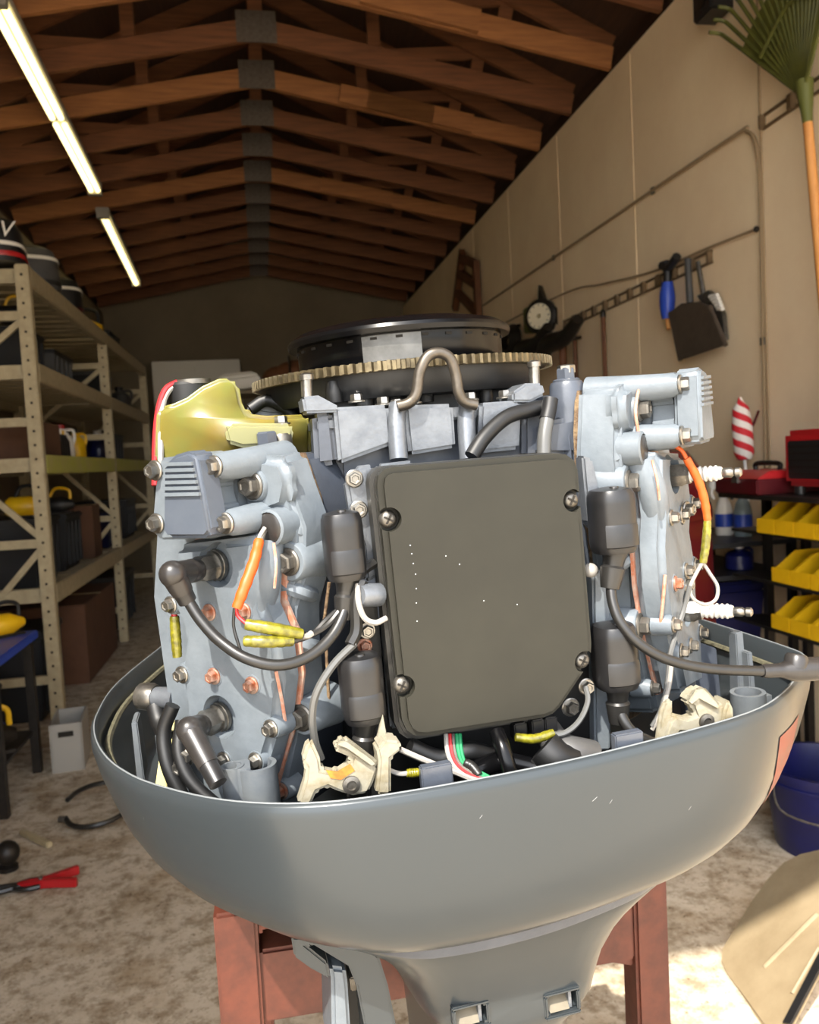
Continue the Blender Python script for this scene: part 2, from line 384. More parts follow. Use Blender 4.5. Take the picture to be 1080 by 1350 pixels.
for li, z in enumerate(LEV):
    for b, (ya, yb) in enumerate(((.035, 2.315), (2.385, 4.715))):
        for xx in (-.05, DX):
            MB().mm((xx, ya, z-.055), (xx+.05, yb, z+.055)).build('beam', 'rack_yellow' if (li == 2 and xx > -.5) else 'rack_beige', rk, bev=.006)
        n = 11
        for i in range(n):
            y0 = ya+(yb-ya)*i/n
            MB().mm((DX+.05, y0+.012, z+.0), (-.05, y0+(yb-ya)/n-.05, z+.018)).build('deck_slat', 'rack_beige', rk)
    MB().mm((DX+.05, .0, z-.04), (-.05, .025, z+.04)).build('end_beam', 'rack_beige', rk)
ZT = [z+.06 for z in LEV]      # tops of the beams
DK = [z+.019 for z in LEV]

def tote(loc, sx, sy, sz, m1, m2, label, cat='storage bin', rz=0.0, ribs=True, group=None):
    t = thing('storage_tote', label, cat, loc, rz, group)
    a, b = sx/2, sy/2
    MB().loft([[Vector((x*a*k, y*b*k, z)) for x, y in ((-1, -1), (1, -1), (1, 1), (-1, 1))] for k, z in ((.86, 0), (.97, sz*.86), (.97, sz*.9))]).build('body', m1, t, bev=.008)
    MB().mm((-a, -b, sz*.9), (a, b, sz)).build('lid', m2, t, bev=.01)
    if ribs:
        for i in range(4):
            y = -b*.7+i*b*.47
            for s in (-1, 1): MB().mm((s*a*.90, y-.012, sz*.1), (s*a*.99, y+.012, sz*.85)).build('rib', m1, t)
    return t
def carton(loc, sx, sy, sz, label, rz=0.0, m1='cardboard'):
    t = thing('cardboard_box', label, 'box', loc, rz)
    MB().mm((-sx/2, -sy/2, 0), (sx/2, sy/2, sz)).build('body', m1, t, bev=.004)
    for s in (-1, 1): MB().box((0, s*sy*.245, sz+.003), (sx*.99, sy*.485, .005)).build('flap', m1, t)
    MB().mm((-sx/2-.001, -.025, sz+.0055), (sx/2+.001, .025, sz+.007)).build('tape_strip', 'tape', t)
    return t
def jug(loc, r, h, m1, m2, label, cat='jug', rz=0.0):
    t = thing('plastic_jug', label, cat, loc, rz)
    MB().lathe((0, 0, 0), (0, 0, 1), [(r*.9, 0), (r, h*.05), (r, h*.6), (r*.75, h*.75), (r*.3, h*.85), (r*.3, h*.9)], 20).build('body', m1, t)
    MB().lathe((0, 0, h*.9), (0, 0, 1), [(r*.36, 0), (r*.36, h*.1), (r*.3, h*.11)], 14).build('cap', m2, t)
    MB().tube([(r*.3, 0, h*.86), (r*.95, 0, h*.85), (r*1.05, 0, h*.65), (r*.9, 0, h*.5)], r*.12, 8).build('handle', m1, t)
    return t
def bucket(loc, r, h, m1, label, lid=None):
    t = thing('bucket', label, 'bucket', loc)
    MB().lathe((0, 0, 0), (0, 0, 1), [(r*.82, 0), (r*.97, h*.82), (r*1.03, h*.83), (r*1.03, h*.86), (r, h*.87), (r, h*.93), (r*1.05, h*.94), (r*1.05, h), (r*.95, h), (r*.93, h*.9), (r*.78, .02)], 32).build('body', m1, t)
    MB().tube([(-r*1.03, 0, h*.9), (-r*1.1, -r*.5, h*.6), (0, -r*1.12, h*.48), (r*1.1, -r*.5, h*.6), (r*1.03, 0, h*.9)], .004, 6).build('wire_handle', 'dull_steel', t)
    if lid: MB().lathe((0, 0, h), (0, 0, 1), [(r*1.04, 0), (r*1.04, .012), (r*.9, .016)], 32).build('lid', lid, t)
    return t
def cowl(loc, sx, sy, sz, m1, m2, label, rz=0.0, word=None):
    """an outboard engine cowling standing on its rim"""
    t = thing('engine_cowl', label, 'engine cowl', loc, rz)
    prof = ((1.0, 0), (1.0, .12), (.98, .45), (.94, .7), (.84, .88), (.6, .98), (.3, 1.0))
    def se(k, z): return [Vector((sx/2*k*math.copysign(abs(math.cos(a))**.6, math.cos(a)), sy/2*k*math.copysign(abs(math.sin(a))**.6, math.sin(a)), z*sz)) for a in [2*math.pi*i/36 for i in range(36)]]
    MB().loft([se(k, z) for k, z in prof]).build('shell', m1, t)
    MB().loft([se(1.012, .10), se(1.02, .13), se(1.012, .2)], False, False).build('stripe', m2, t)
    MB().loft([se(.99+.012*bool(word), .62-.30*bool(word)), se(1.0+.005*bool(word), .64-.3*bool(word)), se(.972+.03*bool(word), .70-.3*bool(word))], False, False).build('stripe', 'white_plastic', t)
    if word:
        cu = bpy.data.curves.new('w', 'FONT'); cu.body = word; cu.size = .12; cu.extrude = .002; cu.align_x = 'CENTER'; cu.shear = .3
        tmp = bpy.data.objects.new('w', cu); COL.objects.link(tmp); dg = bpy.context.evaluated_depsgraph_get(); dg.update()
        me = bpy.data.meshes.new_from_object(tmp.evaluated_get(dg)); bpy.data.objects.remove(tmp); me.materials.clear(); me.materials.append(MATS['white_plastic'])
        o = bpy.data.objects.new('lettering', me); COL.objects.link(o); o.parent = t; o.rotation_euler = (R(90), 0, 0); o.location = (sx*.26, -sy/2-.004, sz*.46)
    return t
def machine(loc, s, label, m1='dark_plastic', m2='yellow_plastic', rz=0.0, name='power_tool', cat='tool'):
    """a small motor-like tool: body, handle, nose, accent"""
    t = thing(name, label, cat, loc, rz)
    MB().lathe((-s*.5, 0, s*.28), (1, 0, 0), [(s*.2, 0), (s*.27, s*.1), (s*.27, s*.6), (s*.2, s*.75), (s*.1, s*.95)], 16).build('body', m1, t)
    MB().tube([(-s*.3, 0, s*.5), (-s*.1, 0, s*.8), (s*.3, 0, s*.75), (s*.35, 0, s*.45)], s*.05, 8).build('handle', m2, t)
    MB().box((0, 0, s*.03), (s*.8, s*.45, s*.06)).build('foot', 'dark_metal', t, bev=.004)
    return t

XC = -1.63
cowl((-1.50, 5.08, ZT[0]), .5, .42, .27, 'dark_plastic', 'red_plastic', 'black outboard cowl with white and red bands on the rack top, front end', .15, 'KV')
cowl((-1.45, 5.85, ZT[0]), .42, .5, .30, 'grey_plastic', 'dark_plastic', 'grey outboard cowl with a pale band standing on the rack top', .3)
cowl((-1.48, 6.75, ZT[0]), .42, .46, .30, 'dark_plastic', 'dark_red', 'dark outboard cowl behind the grey one on the rack top', .2)
machine((-1.45, 7.75, ZT[0]), .32, 'yellow-handled power tool on the far end of the rack top', 'yellow_plastic', 'dark_plastic')
tote((XC, 8.9, ZT[0]-.04), .5, .6, .26, 'dark_plastic', 'dark_plastic', 'black tote at the far end of the rack top')
for y, z, sx, sy, sz, a, b, lab in (
    (5.6, DK[1], .55, .5, .3, 'dark_plastic', 'dark_plastic', 'black tote on the second shelf of the rack, front bay'),
    (6.5, DK[1], .5, .6, .28, 'grey_plastic', 'dark_plastic', 'grey tote with dark lid on the second rack shelf'),
    (8.2, DK[1], .5, .6, .32, 'dark_plastic', 'grey_plastic', 'dark tote with grey lid on the second shelf, far bay'),
    (5.5, DK[3], .6, .55, .42, 'dark_plastic', 'dark_plastic', 'large black tote on the low shelf beside the front upright'),
    (6.3, DK[3], .55, .5, .40, 'dark_plastic', 'dark_plastic', 'large black tote on the low shelf, middle of the front bay'),
    (8.0, DK[3], .55, .6, .36, 'navy_plastic', 'dark_plastic', 'navy tote with black lid on the low shelf, far bay'),
    (9.0, DK[3], .55, .6, .40, 'dark_plastic', 'dark_plastic', 'black tote on the low shelf at the far end'),
    (8.6, DK[2], .5, .7, .3, 'dark_plastic', 'dark_plastic', 'black tote on the yellowish shelf, far bay'),
    (5.35, 0.0, .6, .5, .55, 'dark_plastic', 'dark_plastic', 'tall black tote on the floor under the rack front'),
    (8.3, 0.0, .6, .8, .5, 'dark_plastic', 'grey_plastic', 'black tote with grey lid on the floor under the far bay')):
    tote((XC, y, z), sx, sy, sz, a, b, lab)
carton((-1.58, 6.55, 0.0), .62, 1.15, .55, 'long brown cardboard box on the floor under the rack')
carton((-1.55, 5.55, DK[2]), .5, .5, .24, 'brown cardboard box on the yellowish rack shelf')
carton((-1.6, 7.05, DK[3]), .5, .3, .42, 'upright brown cardboard box on the low rack shelf')
machine((-1.42, 5.35, DK[3]+.425), .24, 'yellow and black power tool on the low shelf tote', 'yellow_plastic', 'dark_plastic')
machine((-1.42, 6.15, DK[3]+.405), .22, 'small yellow-handled tool on the black tote, middle of the rack')
machine((-1.4, 5.35, DK[1]+.31), .2, 'small dark tool on top of the second-shelf tote')
jug((-1.42, 6.35, DK[2]), .09, .28, 'white_plastic', 'red_plastic', 'white jug with red cap on the yellowish rack shelf')
jug((-1.40, 6.7, DK[2]), .08, .26, 'yellow_plastic', 'dark_plastic', 'yellow jug with black cap on the rack shelf')
jug((-1.42, 7.75, DK[2]), .1, .3, 'navy_plastic', 'white_plastic', 'navy jug with white cap on the rack shelf, far bay')
jug((-1.45, 9.3, DK[1]), .12, .3, 'grey_plastic', 'dark_plastic', 'grey jug at the far end of the second shelf')
for i in range(5):
    b = thing('oil_bottle', 'dark oil bottle in the row on the low rack tote', 'bottle', (-1.40, 6.15+.0, DK[3]), 0, 'dark oil bottles on the yellowish shelf')
    b.location = (-1.36, 5.95+i*.075-.05, DK[2])
    MB().lathe((0, 0, 0), (0, 0, 1), [(.03, 0), (.032, .02), (.032, .15), (.014, .19), (.014, .2)], 14).build('body', 'dark_plastic', b)
    MB().lathe((0, 0, .2), (0, 0, 1), [(.017, 0), (.017, .03)], 12).build('cap', 'yellow_plastic' if i % 2 else 'white_plastic', b)
    b['label'] = 'dark oil bottle on the yellowish rack shelf, %s in its row' % ORD[i].replace('nearest', 'first')
# blue table-top jack in front of the rack
t = thing('floor_jack', 'blue and orange floor jack standing by the rack front', 'jack', (-1.66, 4.62, 0))
MB().mm((-.2, -.12, .03), (.2, .12, .14)).build('chassis', 'blue_plastic', t, bev=.01)
for x in (-.16, .16):
    for y in (-.14, .14): MB().cyl((x, y-.02, .05), (x, y+.02, .05), .05, n=16).build('wheel', 'dark_metal', t)
m = MB(); bar(m, (-.1, 0, .12), (.16, 0, .32), .07, .1); m.build('lift_arm', 'blue_plastic', t)
MB().lathe((.17, 0, .33), (0, 0, 1), [(.05, 0), (.06, .02), (.06, .035)], 16).build('saddle', 'dark_metal', t)
MB().cyl((-.15, 0, .1), (-.42, 0, .95), .016, n=10).build('handle', 'orange_sleeve', t)
# blue work table beside the rack
t = thing('work_table', 'low blue-topped work table with an orange board at the far left', 'table', (-1.36, 3.98, 0), 0)
MB().mm((-.40, -.32, .66), (.22, .32, .70)).build('table_top', 'blue_plastic', t, bev=.006)
for x in (-.36, .18):
    for y in (-.27, .27): MB().mm((x-.02, y-.02, 0), (x+.02, y+.02, .66)).build('leg', 'dark_metal', t)
MB().mm((-.36, -.27, .2), (.18, .27, .215)).build('lower_shelf', 'dark_metal', t)
MB().box((-.12, -.05, .718), (.3, .4, .02)).build('orange_board', 'pole_wood', t)
machine((-1.29, 3.93, .216), .26, 'dark motor part with yellow handle on the table shelf', 'dark_metal', 'yellow_plastic', .4, 'motor_part', 'motor part')
machine((-1.6, 3.98, .216), .22, 'dark motor part with red handle on the table shelf', 'dark_metal', 'dark_red', -.5, 'motor_part', 'motor part')
machine((-1.26, 4.2, .7005), .2, 'yellow cordless tool on the blue table', 'yellow_plastic', 'dark_plastic', .7)
# clutter on the floor at left
t = thing('white_crate', 'white plastic crate by the rack foot', 'crate', (-1.04, 4.35, 0), .1)
for sx, sy, lx, ly in ((-1, 0, .01, .3), (1, 0, .01, .3), (0, -1, .14, .01), (0, 1, .14, .01)): MB().box((sx*.07, sy*.145, .12), (lx, ly, .24)).build('side_panel', 'white_metal', t)
MB().box((0, 0, .006), (.14, .29, .012)).build('base', 'white_metal', t); MB().box((0, -.153, .19), (.07, .006, .025)).build('hand_hole', 'hole', t)
t = thing('hose_loop', 'black rubber hose looped on the floor near the rack', 'hose', (-.74, 3.62, .012))
pts = [(.14*math.cos(a)*1.0-.02, .20*math.sin(a), .012+.004*i) for i, a in enumerate([R(-160+26*j) for j in range(14)])]
MB().tube(pts, .011, 8).build('hose', 'rubber', t); MB().cyl(pts[0], Vector(pts[0])+Vector((-.03, .01, 0)), .014, n=10).build('fitting', 'dull_steel', t)
t = thing('wood_stick', 'pale wooden stick lying on the floor at far left', 'stick', (-.98, 3.42, .014), R(-48))
MB().mm((-.11, -.012, -.012), (.11, .012, .012)).build('stick', 'rack_beige', t, bev=.004)
t = thing('lug_ball', 'small dark ball-shaped hitch part on the floor at far left', 'hitch ball', (-1.02, 3.2, 0))
MB().ball((0, 0, .065), .045, 16).build('ball', 'dark_metal', t); MB().lathe((0, 0, 0), (0, 0, 1), [(.035, 0), (.035, .015), (.02, .02), (.02, .035)], 16).build('shank', 'dark_metal', t)
jc = thing('jumper_cable', 'black jumper cable with a red clamp on the concrete floor', 'jumper cable', (-.86, 3.02, 0), R(8))
MB().tube([(-.5, .05, .012), (-.3, -.02, .012), (-.15, -.015, .02), (-.06, .0, .02)], .011, 8).build('cable', 'rubber', jc)
MB().tube([(-.5, .0, .012), (-.3, .03, .012), (-.15, .02, .02), (-.06, .01, .02)], .011, 8).build('cable', 'rubber', jc)
for s in (-1, 1):
    m = MB(); m.prism([(-.08, .0), (-.06, .014), (.02, .022), (.12, .06), (.125, .04), (.05, .005), (0, 0)], lambda a, b, h, s=s: Vector((a, s*b, h)), .004, .034); m.build('clamp_jaw', 'red_plastic', jc, bev=.003)
    MB().tube([(-.10, s*.0, .02), (-.05, s*.03, .02), (.0, s*.03, .02)], .009, 8).build('grip', 'rubber', jc)
MB().cyl((.0, 0, .0), (.0, 0, .04), .008, n=10).build('pivot', 'steel', jc)
# far end
t = thing('storage_cabinet', 'pale tall storage cabinet against the back wall', 'cabinet', (-.78, 12.2, 0))
MB().mm((-.62, -.3, 0), (.58, .38, 2.98)).build('body', 'white_plastic', t, bev=.01)
for s in (-1, 1):
    d = MB().mm((-.02+s*.3-.28, -.32, .08), (-.02+s*.3+.28, -.3, 2.9)).build('door', 'white_plastic', t, bev=.004)
    MB().cyl((-.02+s*.05, -.335, 1.3), (-.02+s*.05, -.335, 1.5), .012, n=10).build('handle', 'steel', d)
t = thing('canvas_bundle', 'dark brown bundle lying on the far shelf behind the flywheel', 'bundle', (.44, 8.6, 2.24))
MB().ball((0, 0, .14), .24, 18, (1.1, .8, .62)).build('bundle_body', 'brown_wood', t); MB().ball((-.2, 0, .12), .14, 14, (1.2, .8, .8)).build('bundle_end', 'brown_wood', t)
for x in (-.1, .12): MB().lathe((x, 0, .14), (1, 0, 0), [(.19, 0), (.2, .01), (.19, .02)], 20).build('strap', 'dark_metal', t)
t = thing('work_shelf', 'plain grey shelf unit behind the engine at the far end', 'shelf', (.1, 8.6, 0))
for z in (.5, 1.2, 2.18): MB().mm((-.5, -.3, z), (.6, .3, z+.03)).build('shelf_board', 'back_paint', t)
for x in (-.48, .55):
    for y in (-.27, .27): MB().mm((x, y-.02, 0), (x+.04, y+.02, 2.18)).build('post', 'dark_metal', t)
t = thing('cream_motor_cover', 'cream plastic motor cover on the far shelf left of the flywheel', 'motor cover', (-.16, 8.5, 2.211))
MB().loft([[Vector((x, y, z)) for x, y, z in r] for r in (((-.2, -.1, 0), (.22, -.1, .05), (.22, .1, .05), (-.2, .1, 0)), ((-.22, -.12, .12), (.2, -.12, .16), (.2, .12, .16), (-.22, .12, .12)), ((-.16, -.08, .18), (.12, -.08, .2), (.12, .08, .2), (-.16, .08, .18)))]).build('cover', 'white_plastic', t, bev=.02)
MB().cyl((-.1, -.05, -.0), (-.1, -.05, .05), .05, n=14).build('spout', 'white_plastic', t)

# ------------------------------------------------------------------ right wall fittings
XW = XR-.016
t = thing('conduit', 'thin tan conduit bending across the right wall', 'conduit', (XW, 3.42, 0))
MB().tube([Vector((0, 0, .3)), Vector((0, 0, 1.4)), Vector((0, -.01, 2.5)), Vector((0, .01, 2.75)), Vector((0, .08, 2.86)), Vector((0, .3, 2.885)), Vector((0, 2.2, 2.91)), Vector((0, 4.6, 2.94))], .009, 8).build('pipe', 'seam', t)
for y, z in ((1.0, 2.895), (2.6, 2.915), (0, 1.9)): MB().box((0, y, z), (.012, .03, .035)).build('clip', 'dull_steel', t)
t = thing('wall_wire', 'straight vertical white wire on the right wall', 'wire', (XW, 3.385, 0))
MB().cyl((0, 0, .3), (0, 0.02, ZW-.02), .005, n=6).build('wire', 'seam', t)
t = thing('wall_cable', 'sagging thin cable above the tool rail on the right wall', 'cable', (XW, 3.45, 2.41))
MB().tube([(0, 0, 0), (0, .4, .02), (0, 1.0, .04), (0, 1.7, .12), (0, 2.4, .2), (0, 4.5, .25)], .006, 6).build('cable', 'seam', t); MB().ball((0, 0, 0), .014, 8).build('end_plug', 'dark_metal', t)
def rail(y0, y1, z, label):
    t = thing('tool_rail', label, 'tool rail', (XR, y0, z))
    L = y1-y0
    MB().mm((-.012, 0, .022), (0, L, .032)).build('rail_strip', 'rail_brown', t); MB().mm((-.012, 0, -.032), (0, L, -.022)).build('rail_strip', 'rail_brown', t)
    n = max(2, int(L/.17))
    for i in range(n+1):
        y = L*i/n; MB().mm((-.03, max(0, y-.018), -.032), (0, min(L, y+.018), .032)).build('hook_block', 'rail_brown', t, bev=.004)
    return t
rail(3.84, 5.85, 2.385, 'long dark tool rail at mid height on the right wall')
rail(2.75, 3.40, 2.86, 'short dark tool rail high on the right wall holding the rake')
def wallpoly(px, x): return [(p.y, p.z) for p in (W(a, b, 0, x) for a, b in px)]
fx = lambda a, b, h: Vector((h, a, b))
t = thing('dustpan', 'dark flat dustpan hanging from the tool rail', 'dustpan', W(905, 345, 0, 2.24))
o = t.location.copy()
def tadd(m, name, mt, **kw):
    ob = m.build(name, mt, None, **kw); ob.parent = t; ob.location = -o; return ob
tadd(MB().prism(wallpoly([(884, 412), (900, 400), (925, 398), (936, 404), (957, 455), (897, 475)], 2.23), fx, 2.22, 2.235), 'pan', 'pan_grey', bev=.004)
p = W(884, 412, 0, 2.23); q = W(897, 475, 0, 2.23); tadd(MB().cyl(p, q, .012, n=8), 'side_lip', 'pan_grey')
p = W(936, 404, 0, 2.23); q = W(957, 455, 0, 2.23); tadd(MB().cyl(p, q, .012, n=8), 'side_lip', 'pan_grey')
tadd(MB().cyl(W(910, 400, 0, 2.23), W(907, 342, 0, 2.25), .018, n=10), 'handle', 'grey_plastic')
t = thing('hand_brush', 'hand brush with white bristles behind the dark dustpan', 'brush', W(920, 345, 0, 2.27)); o = t.location.copy()
tadd(MB().prism(wallpoly([(920, 390), (935, 383), (946, 390), (955, 415), (958, 448), (950, 450), (935, 410)], 2.27), fx, 2.262, 2.285), 'brush_back', 'dull_steel', bev=.003)
for i in range(5):
    a = W(936+i*2.6, 391+i*4, 0, 2.258); b = W(946+i*1.8, 389+i*4.5, 0, 2.258); tadd(MB().cyl(a, b, .011, n=6), 'bristle_tuft', 'white_plastic')
tadd(MB().cyl(W(920, 345, 0, 2.27), W(928, 390, 0, 2.27), .012, n=8), 'handle', 'dull_steel')
t = thing('scrub_brush', 'blue-handled brush hanging from the tool rail beside the dustpan', 'brush', W(880, 345, 0, 2.24)); o = t.location.copy()
tadd(MB().tube([W(880, 372, 0, 2.24), W(880, 395, 0, 2.24), W(880, 420, 0, 2.24)], lambda s: .030+.012*math.sin(math.pi*s), 12), 'grip', 'blue_plastic')
tadd(MB().tube([W(878, 345, 0, 2.24), W(880, 360, 0, 2.24), W(880, 374, 0, 2.24)], .022, 10), 'neck', 'dark_plastic')
tadd(MB().tube([W(873, 350, 0, 2.24), W(882, 352, 0, 2.24), W(893, 338, 0, 2.24)], .024, 8), 'head', 'dark_plastic')
tadd(MB().cyl(W(880, 420, 0, 2.24), W(882, 434, 0, 2.24), .012, n=8), 'tip', 'pole_wood')
for (a, b, c, d), lab in (((757, 424, 752, 520), 'brown broom handle hanging below the tool rail, left of the pair'), ((795, 412, 797, 520), 'brown broom handle hanging below the tool rail, right of the pair')):
    t = thing('broom', lab, 'broom', W(a, b, 0, 2.27)); o = t.location.copy()
    p = W(a, b, 0, 2.26); tadd(MB().cyl(p, (p.x, p.y, 1.25), .016, n=8), 'handle', 'brown_wood')
    tadd(MB().loft([[Vector((2.26+x, p.y+y*k, z)) for x, y in ((-.03, -.12), (.03, -.12), (.03, .12), (-.03, .12))] for k, z in ((.6, 1.28), (.8, 1.2), (1.1, .95))]), 'bristles', 'pole_wood')
    tadd(MB().lathe(p, (0, 0, 1), [(.02, -.03), (.02, 0), (.008, .02)], 8), 'hang_cap', 'dark_metal')
# round gauge in a dark housing
p = W(712, 417, 0, 2.2); t = thing('wall_gauge', 'round pale dial in a dark housing on the right wall', 'gauge', p); o = p.copy()
ax = Vector((-.75, -.66, 0))
tadd(MB().lathe(p+ax*-.09, ax, [(.10, 0), (.135, .03), (.135, .09), (.115, .1)], 28), 'housing', 'dark_metal')
tadd(MB().lathe(p+ax*.012, ax, [(.098, 0), (.098, .006)], 28), 'dial_face', 'dial_face')
tadd(MB().lathe(p+ax*.018, ax, [(.018, 0), (.015, .012)], 14), 'hub', 'rack_beige')
u = Vector((0, 0, 1)); s_ = ax.cross(u)
for a in range(12):
    d = u*math.cos(a*math.pi/6)+s_*math.sin(a*math.pi/6); tadd(MB().cyl(p+ax*.019+d*.078, p+ax*.019+d*.092, .0035, n=5), 'tick', 'dark_metal')
tadd(MB().prism([(-.02, .1), (.05, .1), (.0, .24)], lambda a, b, h: p+s_*(-a)+u*b+ax*h, -.06, .0), 'fin', 'dark_metal')
tadd(MB().prism([(.05, .12), (.2, .0), (.2, -.12), (.1, -.05)], lambda a, b, h: p-s_*a+u*b+ax*h, -.06, .0), 'bracket', 'dark_metal')
tadd(MB().box(p+Vector((.03, .30, .02)), (.1, .1, .2)), 'side_box', 'olive', bev=.01)
p = W(675, 443, 0, 2.22); t = thing('cable_coil', 'dark coiled cable hanging under the wall gauge', 'cable', p); o = p.copy()
for j in range(4): tadd(MB().tube([p+Vector((-.02*j, (.2-.015*j)*math.cos(a), -.05+(.13-.012*j)*math.sin(a))) for a in [2*math.pi*i/16 for i in range(17)]], .022, 7, 2), 'loop', 'dark_metal')
for a, b, lab in ((735, 455, 'dark tool bundle hanging right of the coiled cable'), (700, 462, 'dark tool bundle hanging below the wall gauge')):
    p = W(a, b, 0, 2.12); t = thing('hanging_tool', lab, 'tool', p); o = p.copy()
    tadd(MB().tube([p+Vector((0, .35, -.05)), p+Vector((-.03, .1, .02)), p+Vector((0, -.15, .03)), p+Vector((.02, -.35, .12))], lambda s: .07-.05*abs(s-.4), 10), 'tool_body', 'dark_metal')
    tadd(MB().cyl(p+Vector((.04, 0, 0)), p+Vector((.04, .02, -.5)), .03, .02, 8), 'handle', 'brown_wood')
    tadd(MB().cyl(p+Vector((0, 0, .02)), Vector((XR, p.y, p.z+.05)), .012, n=8), 'wall_hook', 'dark_metal')
p = W(675, 443, 0, 2.22); t = [o_ for o_ in bpy.data.objects if o_.name.startswith('cable_coil')][0]; o = t.location.copy(); tadd(MB().cyl(p+Vector((-.06, 0, .07)), Vector((XR, p.y, p.z+.09)), .014, n=8), 'wall_hook', 'dark_metal')
# wooden ladder frame
t = thing('wooden_ladder', 'short dark wooden ladder hung on the far part of the right wall', 'ladder', W(600, 408, 0, 2.25)); o = t.location.copy()
def wallbar(a, b, w, nm, mt, x=2.25):
    p = W(*a, 0, x); q = W(*b, 0, x); d = (q-p).normalized(); n = Vector((0, -d.z, d.y))*w/2; e = Vector((.03, 0, 0))
    tadd(MB().loft([[p-n-e, p+n-e, p+n+e, p-n+e], [q-n-e, q+n-e, q+n+e, q-n+e]]), nm, mt)
wallbar((610, 331), (600, 408), .09, 'side_rail', 'brown_wood'); wallbar((627, 345), (631, 420), .09, 'side_rail', 'brown_wood')
for a, b in (((609, 340), (628, 349)), ((606, 360), (629, 376)), ((604, 386), (630, 414))): wallbar(a, b, .08, 'rung', 'brown_wood')
# rake and pole
p0 = W(1062, 127, 0, 2.2); t = thing('leaf_rake', 'green plastic leaf rake hung head-up on the short wall rail', 'rake', p0); o = p0.copy()
axd = Vector((0, .10, 1)).normalized(); sd = Vector((0, 1, -.10)).normalized()
def rk_pt(ang, r, dx=0): return p0 + (axd*math.cos(ang)+sd*math.sin(ang))*r + Vector((dx, 0, 0))
NT = 19
tadd(MB().loft([[rk_pt(R(-36+76*i/18), r, -.012-.03*(r/.6)**2+.004*(i % 2)+h) for i in range(19)] for r, h in ((.04, 0), (.25, 0), (.50, 0), (.50, -.006), (.25, -.006), (.04, -.006))], False, False, closed=False), 'fan_plate', 'green_plastic')
for i in range(NT):
    a = R(-36+76*i/(NT-1)); tadd(MB().tube([rk_pt(a, .05, -.012), rk_pt(a, .4, -.03), rk_pt(a, .66, -.045), rk_pt(a, .70, -.06), rk_pt(a, .71, -.10)], .0085, 6, 3), 'tine', 'green_plastic')
tadd(MB().tube([rk_pt(R(-30), .34, -.04), rk_pt(0, .37, -.04), rk_pt(R(36), .34, -.04)], .008, 6), 'brace', 'green_plastic')
tadd(MB().lathe(p0-axd*.14, axd, [(.017, 0), (.022, .08), (.03, .14), (.035, .2)], 12), 'socket', 'olive')
pe = W(1095, 420, 0, 2.2); tadd(MB().cyl(p0-axd*.02, p0-axd*1.45, .019, n=12), 'pole', 'pole_wood')
t = thing('wall_box', 'small black box mounted high on the right wall by the rake', 'wall box', W(940, 4, 0, 2.22)); o = t.location.copy()
p = W(940, 2, 0, 2.22); tadd(MB().box(p, (.12, .16, .14)), 'body', 'dark_plastic', bev=.01); tadd(MB().box(p+Vector((.06, 0, .02)), (.04, .05, .05)), 'bracket', 'dark_metal')
tadd(MB().lathe(p+Vector((-.06, 0, 0)), (-1, 0, 0), [(.04, 0), (.045, .008), (.03, .01)], 16), 'grille', 'dark_metal')

# ------------------------------------------------------------------ right side shelves and goods
t = thing('bin_rack', 'dark steel stand holding yellow bins against the right wall', 'rack', (2.1, 2.75, 0))
for y in (-.42, .36): MB().mm((-.03, y, 0), (.0, y+.03, 1.22)).build('post', 'dark_metal', t); MB().mm((.15, y, 0), (.18, y+.03, 1.22)).build('post', 'dark_metal', t)
BZ = (1.09, .90, .715)
for z in BZ: MB().mm((-.17, -.42, z-.012), (.16, .39, z)).build('shelf_tray', 'dark_metal', t)
MB().mm((-.22, -.45, 1.222), (.18, .40, 1.24)).build('top_board', 'dark_metal', t)
def yellow_bin():
    t = thing('stack_bin', '', 'storage bin', (0, 0, 0), 0, 'yellow stacking bins on the right')
    w, L, h = .108, .26, .115            # opens towards -x
    for s in (-1, 1):
        m = MB(); m.prism([(0, 0), (L, 0), (L, h), (.09, h), (.0, .05)], lambda a, b, q: Vector((a, q, b)), s*w/2-.003*(s > 0), s*w/2+.003*(s < 0)); m.build('side', 'yellow_plastic', t)
    MB().mm((0, -w/2, 0), (L, w/2, .004)).build('bottom', 'yellow_plastic', t)
    MB().mm((L-.004, -w/2, 0), (L, w/2, h)).build('back', 'yellow_plastic', t)
    m = MB(); m.prism([(-.012, .0), (0, 0), (.002, .052), (-.012, .056)], lambda a, b, q: Vector((a, q, b)), -w/2, w/2); m.build('front_lip', 'yellow_plastic', t)
    return t
yb = yellow_bin(); n = 0
TIER = ('top', 'middle', 'bottom')
for r_ in range(3):
    for i in range(5):
        b = yb if n == 0 else copy_tree(yb)
        b.location = (1.915 + (.0, .03, .03)[r_], 2.865 - i*.115 - (0, .045, .035)[r_], BZ[r_]+.001)
        b['label'] = 'yellow plastic bin in the %s row, %s from the far end' % (TIER[r_], ORD[i].replace('nearest', 'first')); n += 1
t = thing('generator', 'red portable generator with dark front grille on top of the bin stand', 'generator', (2.09, 2.57, 1.242))
MB().mm((-.13, -.24, .03), (.13, .26, .24)).build('housing', 'red_plastic', t, bev=.02)
MB().mm((-.137, .02, .06), (-.128, .22, .2)).build('grille', 'dark_plastic', t, bev=.004)
for i in range(5): MB().mm((-.142, .03, .075+i*.025), (-.136, .21, .083+i*.025)).build('grille_slat', 'dark_metal', t)
MB().mm((-.138, -.2, .06), (-.128, -.05, .2)).build('panel', 'dark_plastic', t)
for y in (-.2, .2): MB().cyl((-.1, y, 0), (-.1, y, .03), .02, n=10).build('foot', 'rubber', t); MB().cyl((.1, y, 0), (.1, y, .03), .02, n=10).build('foot', 'rubber', t)
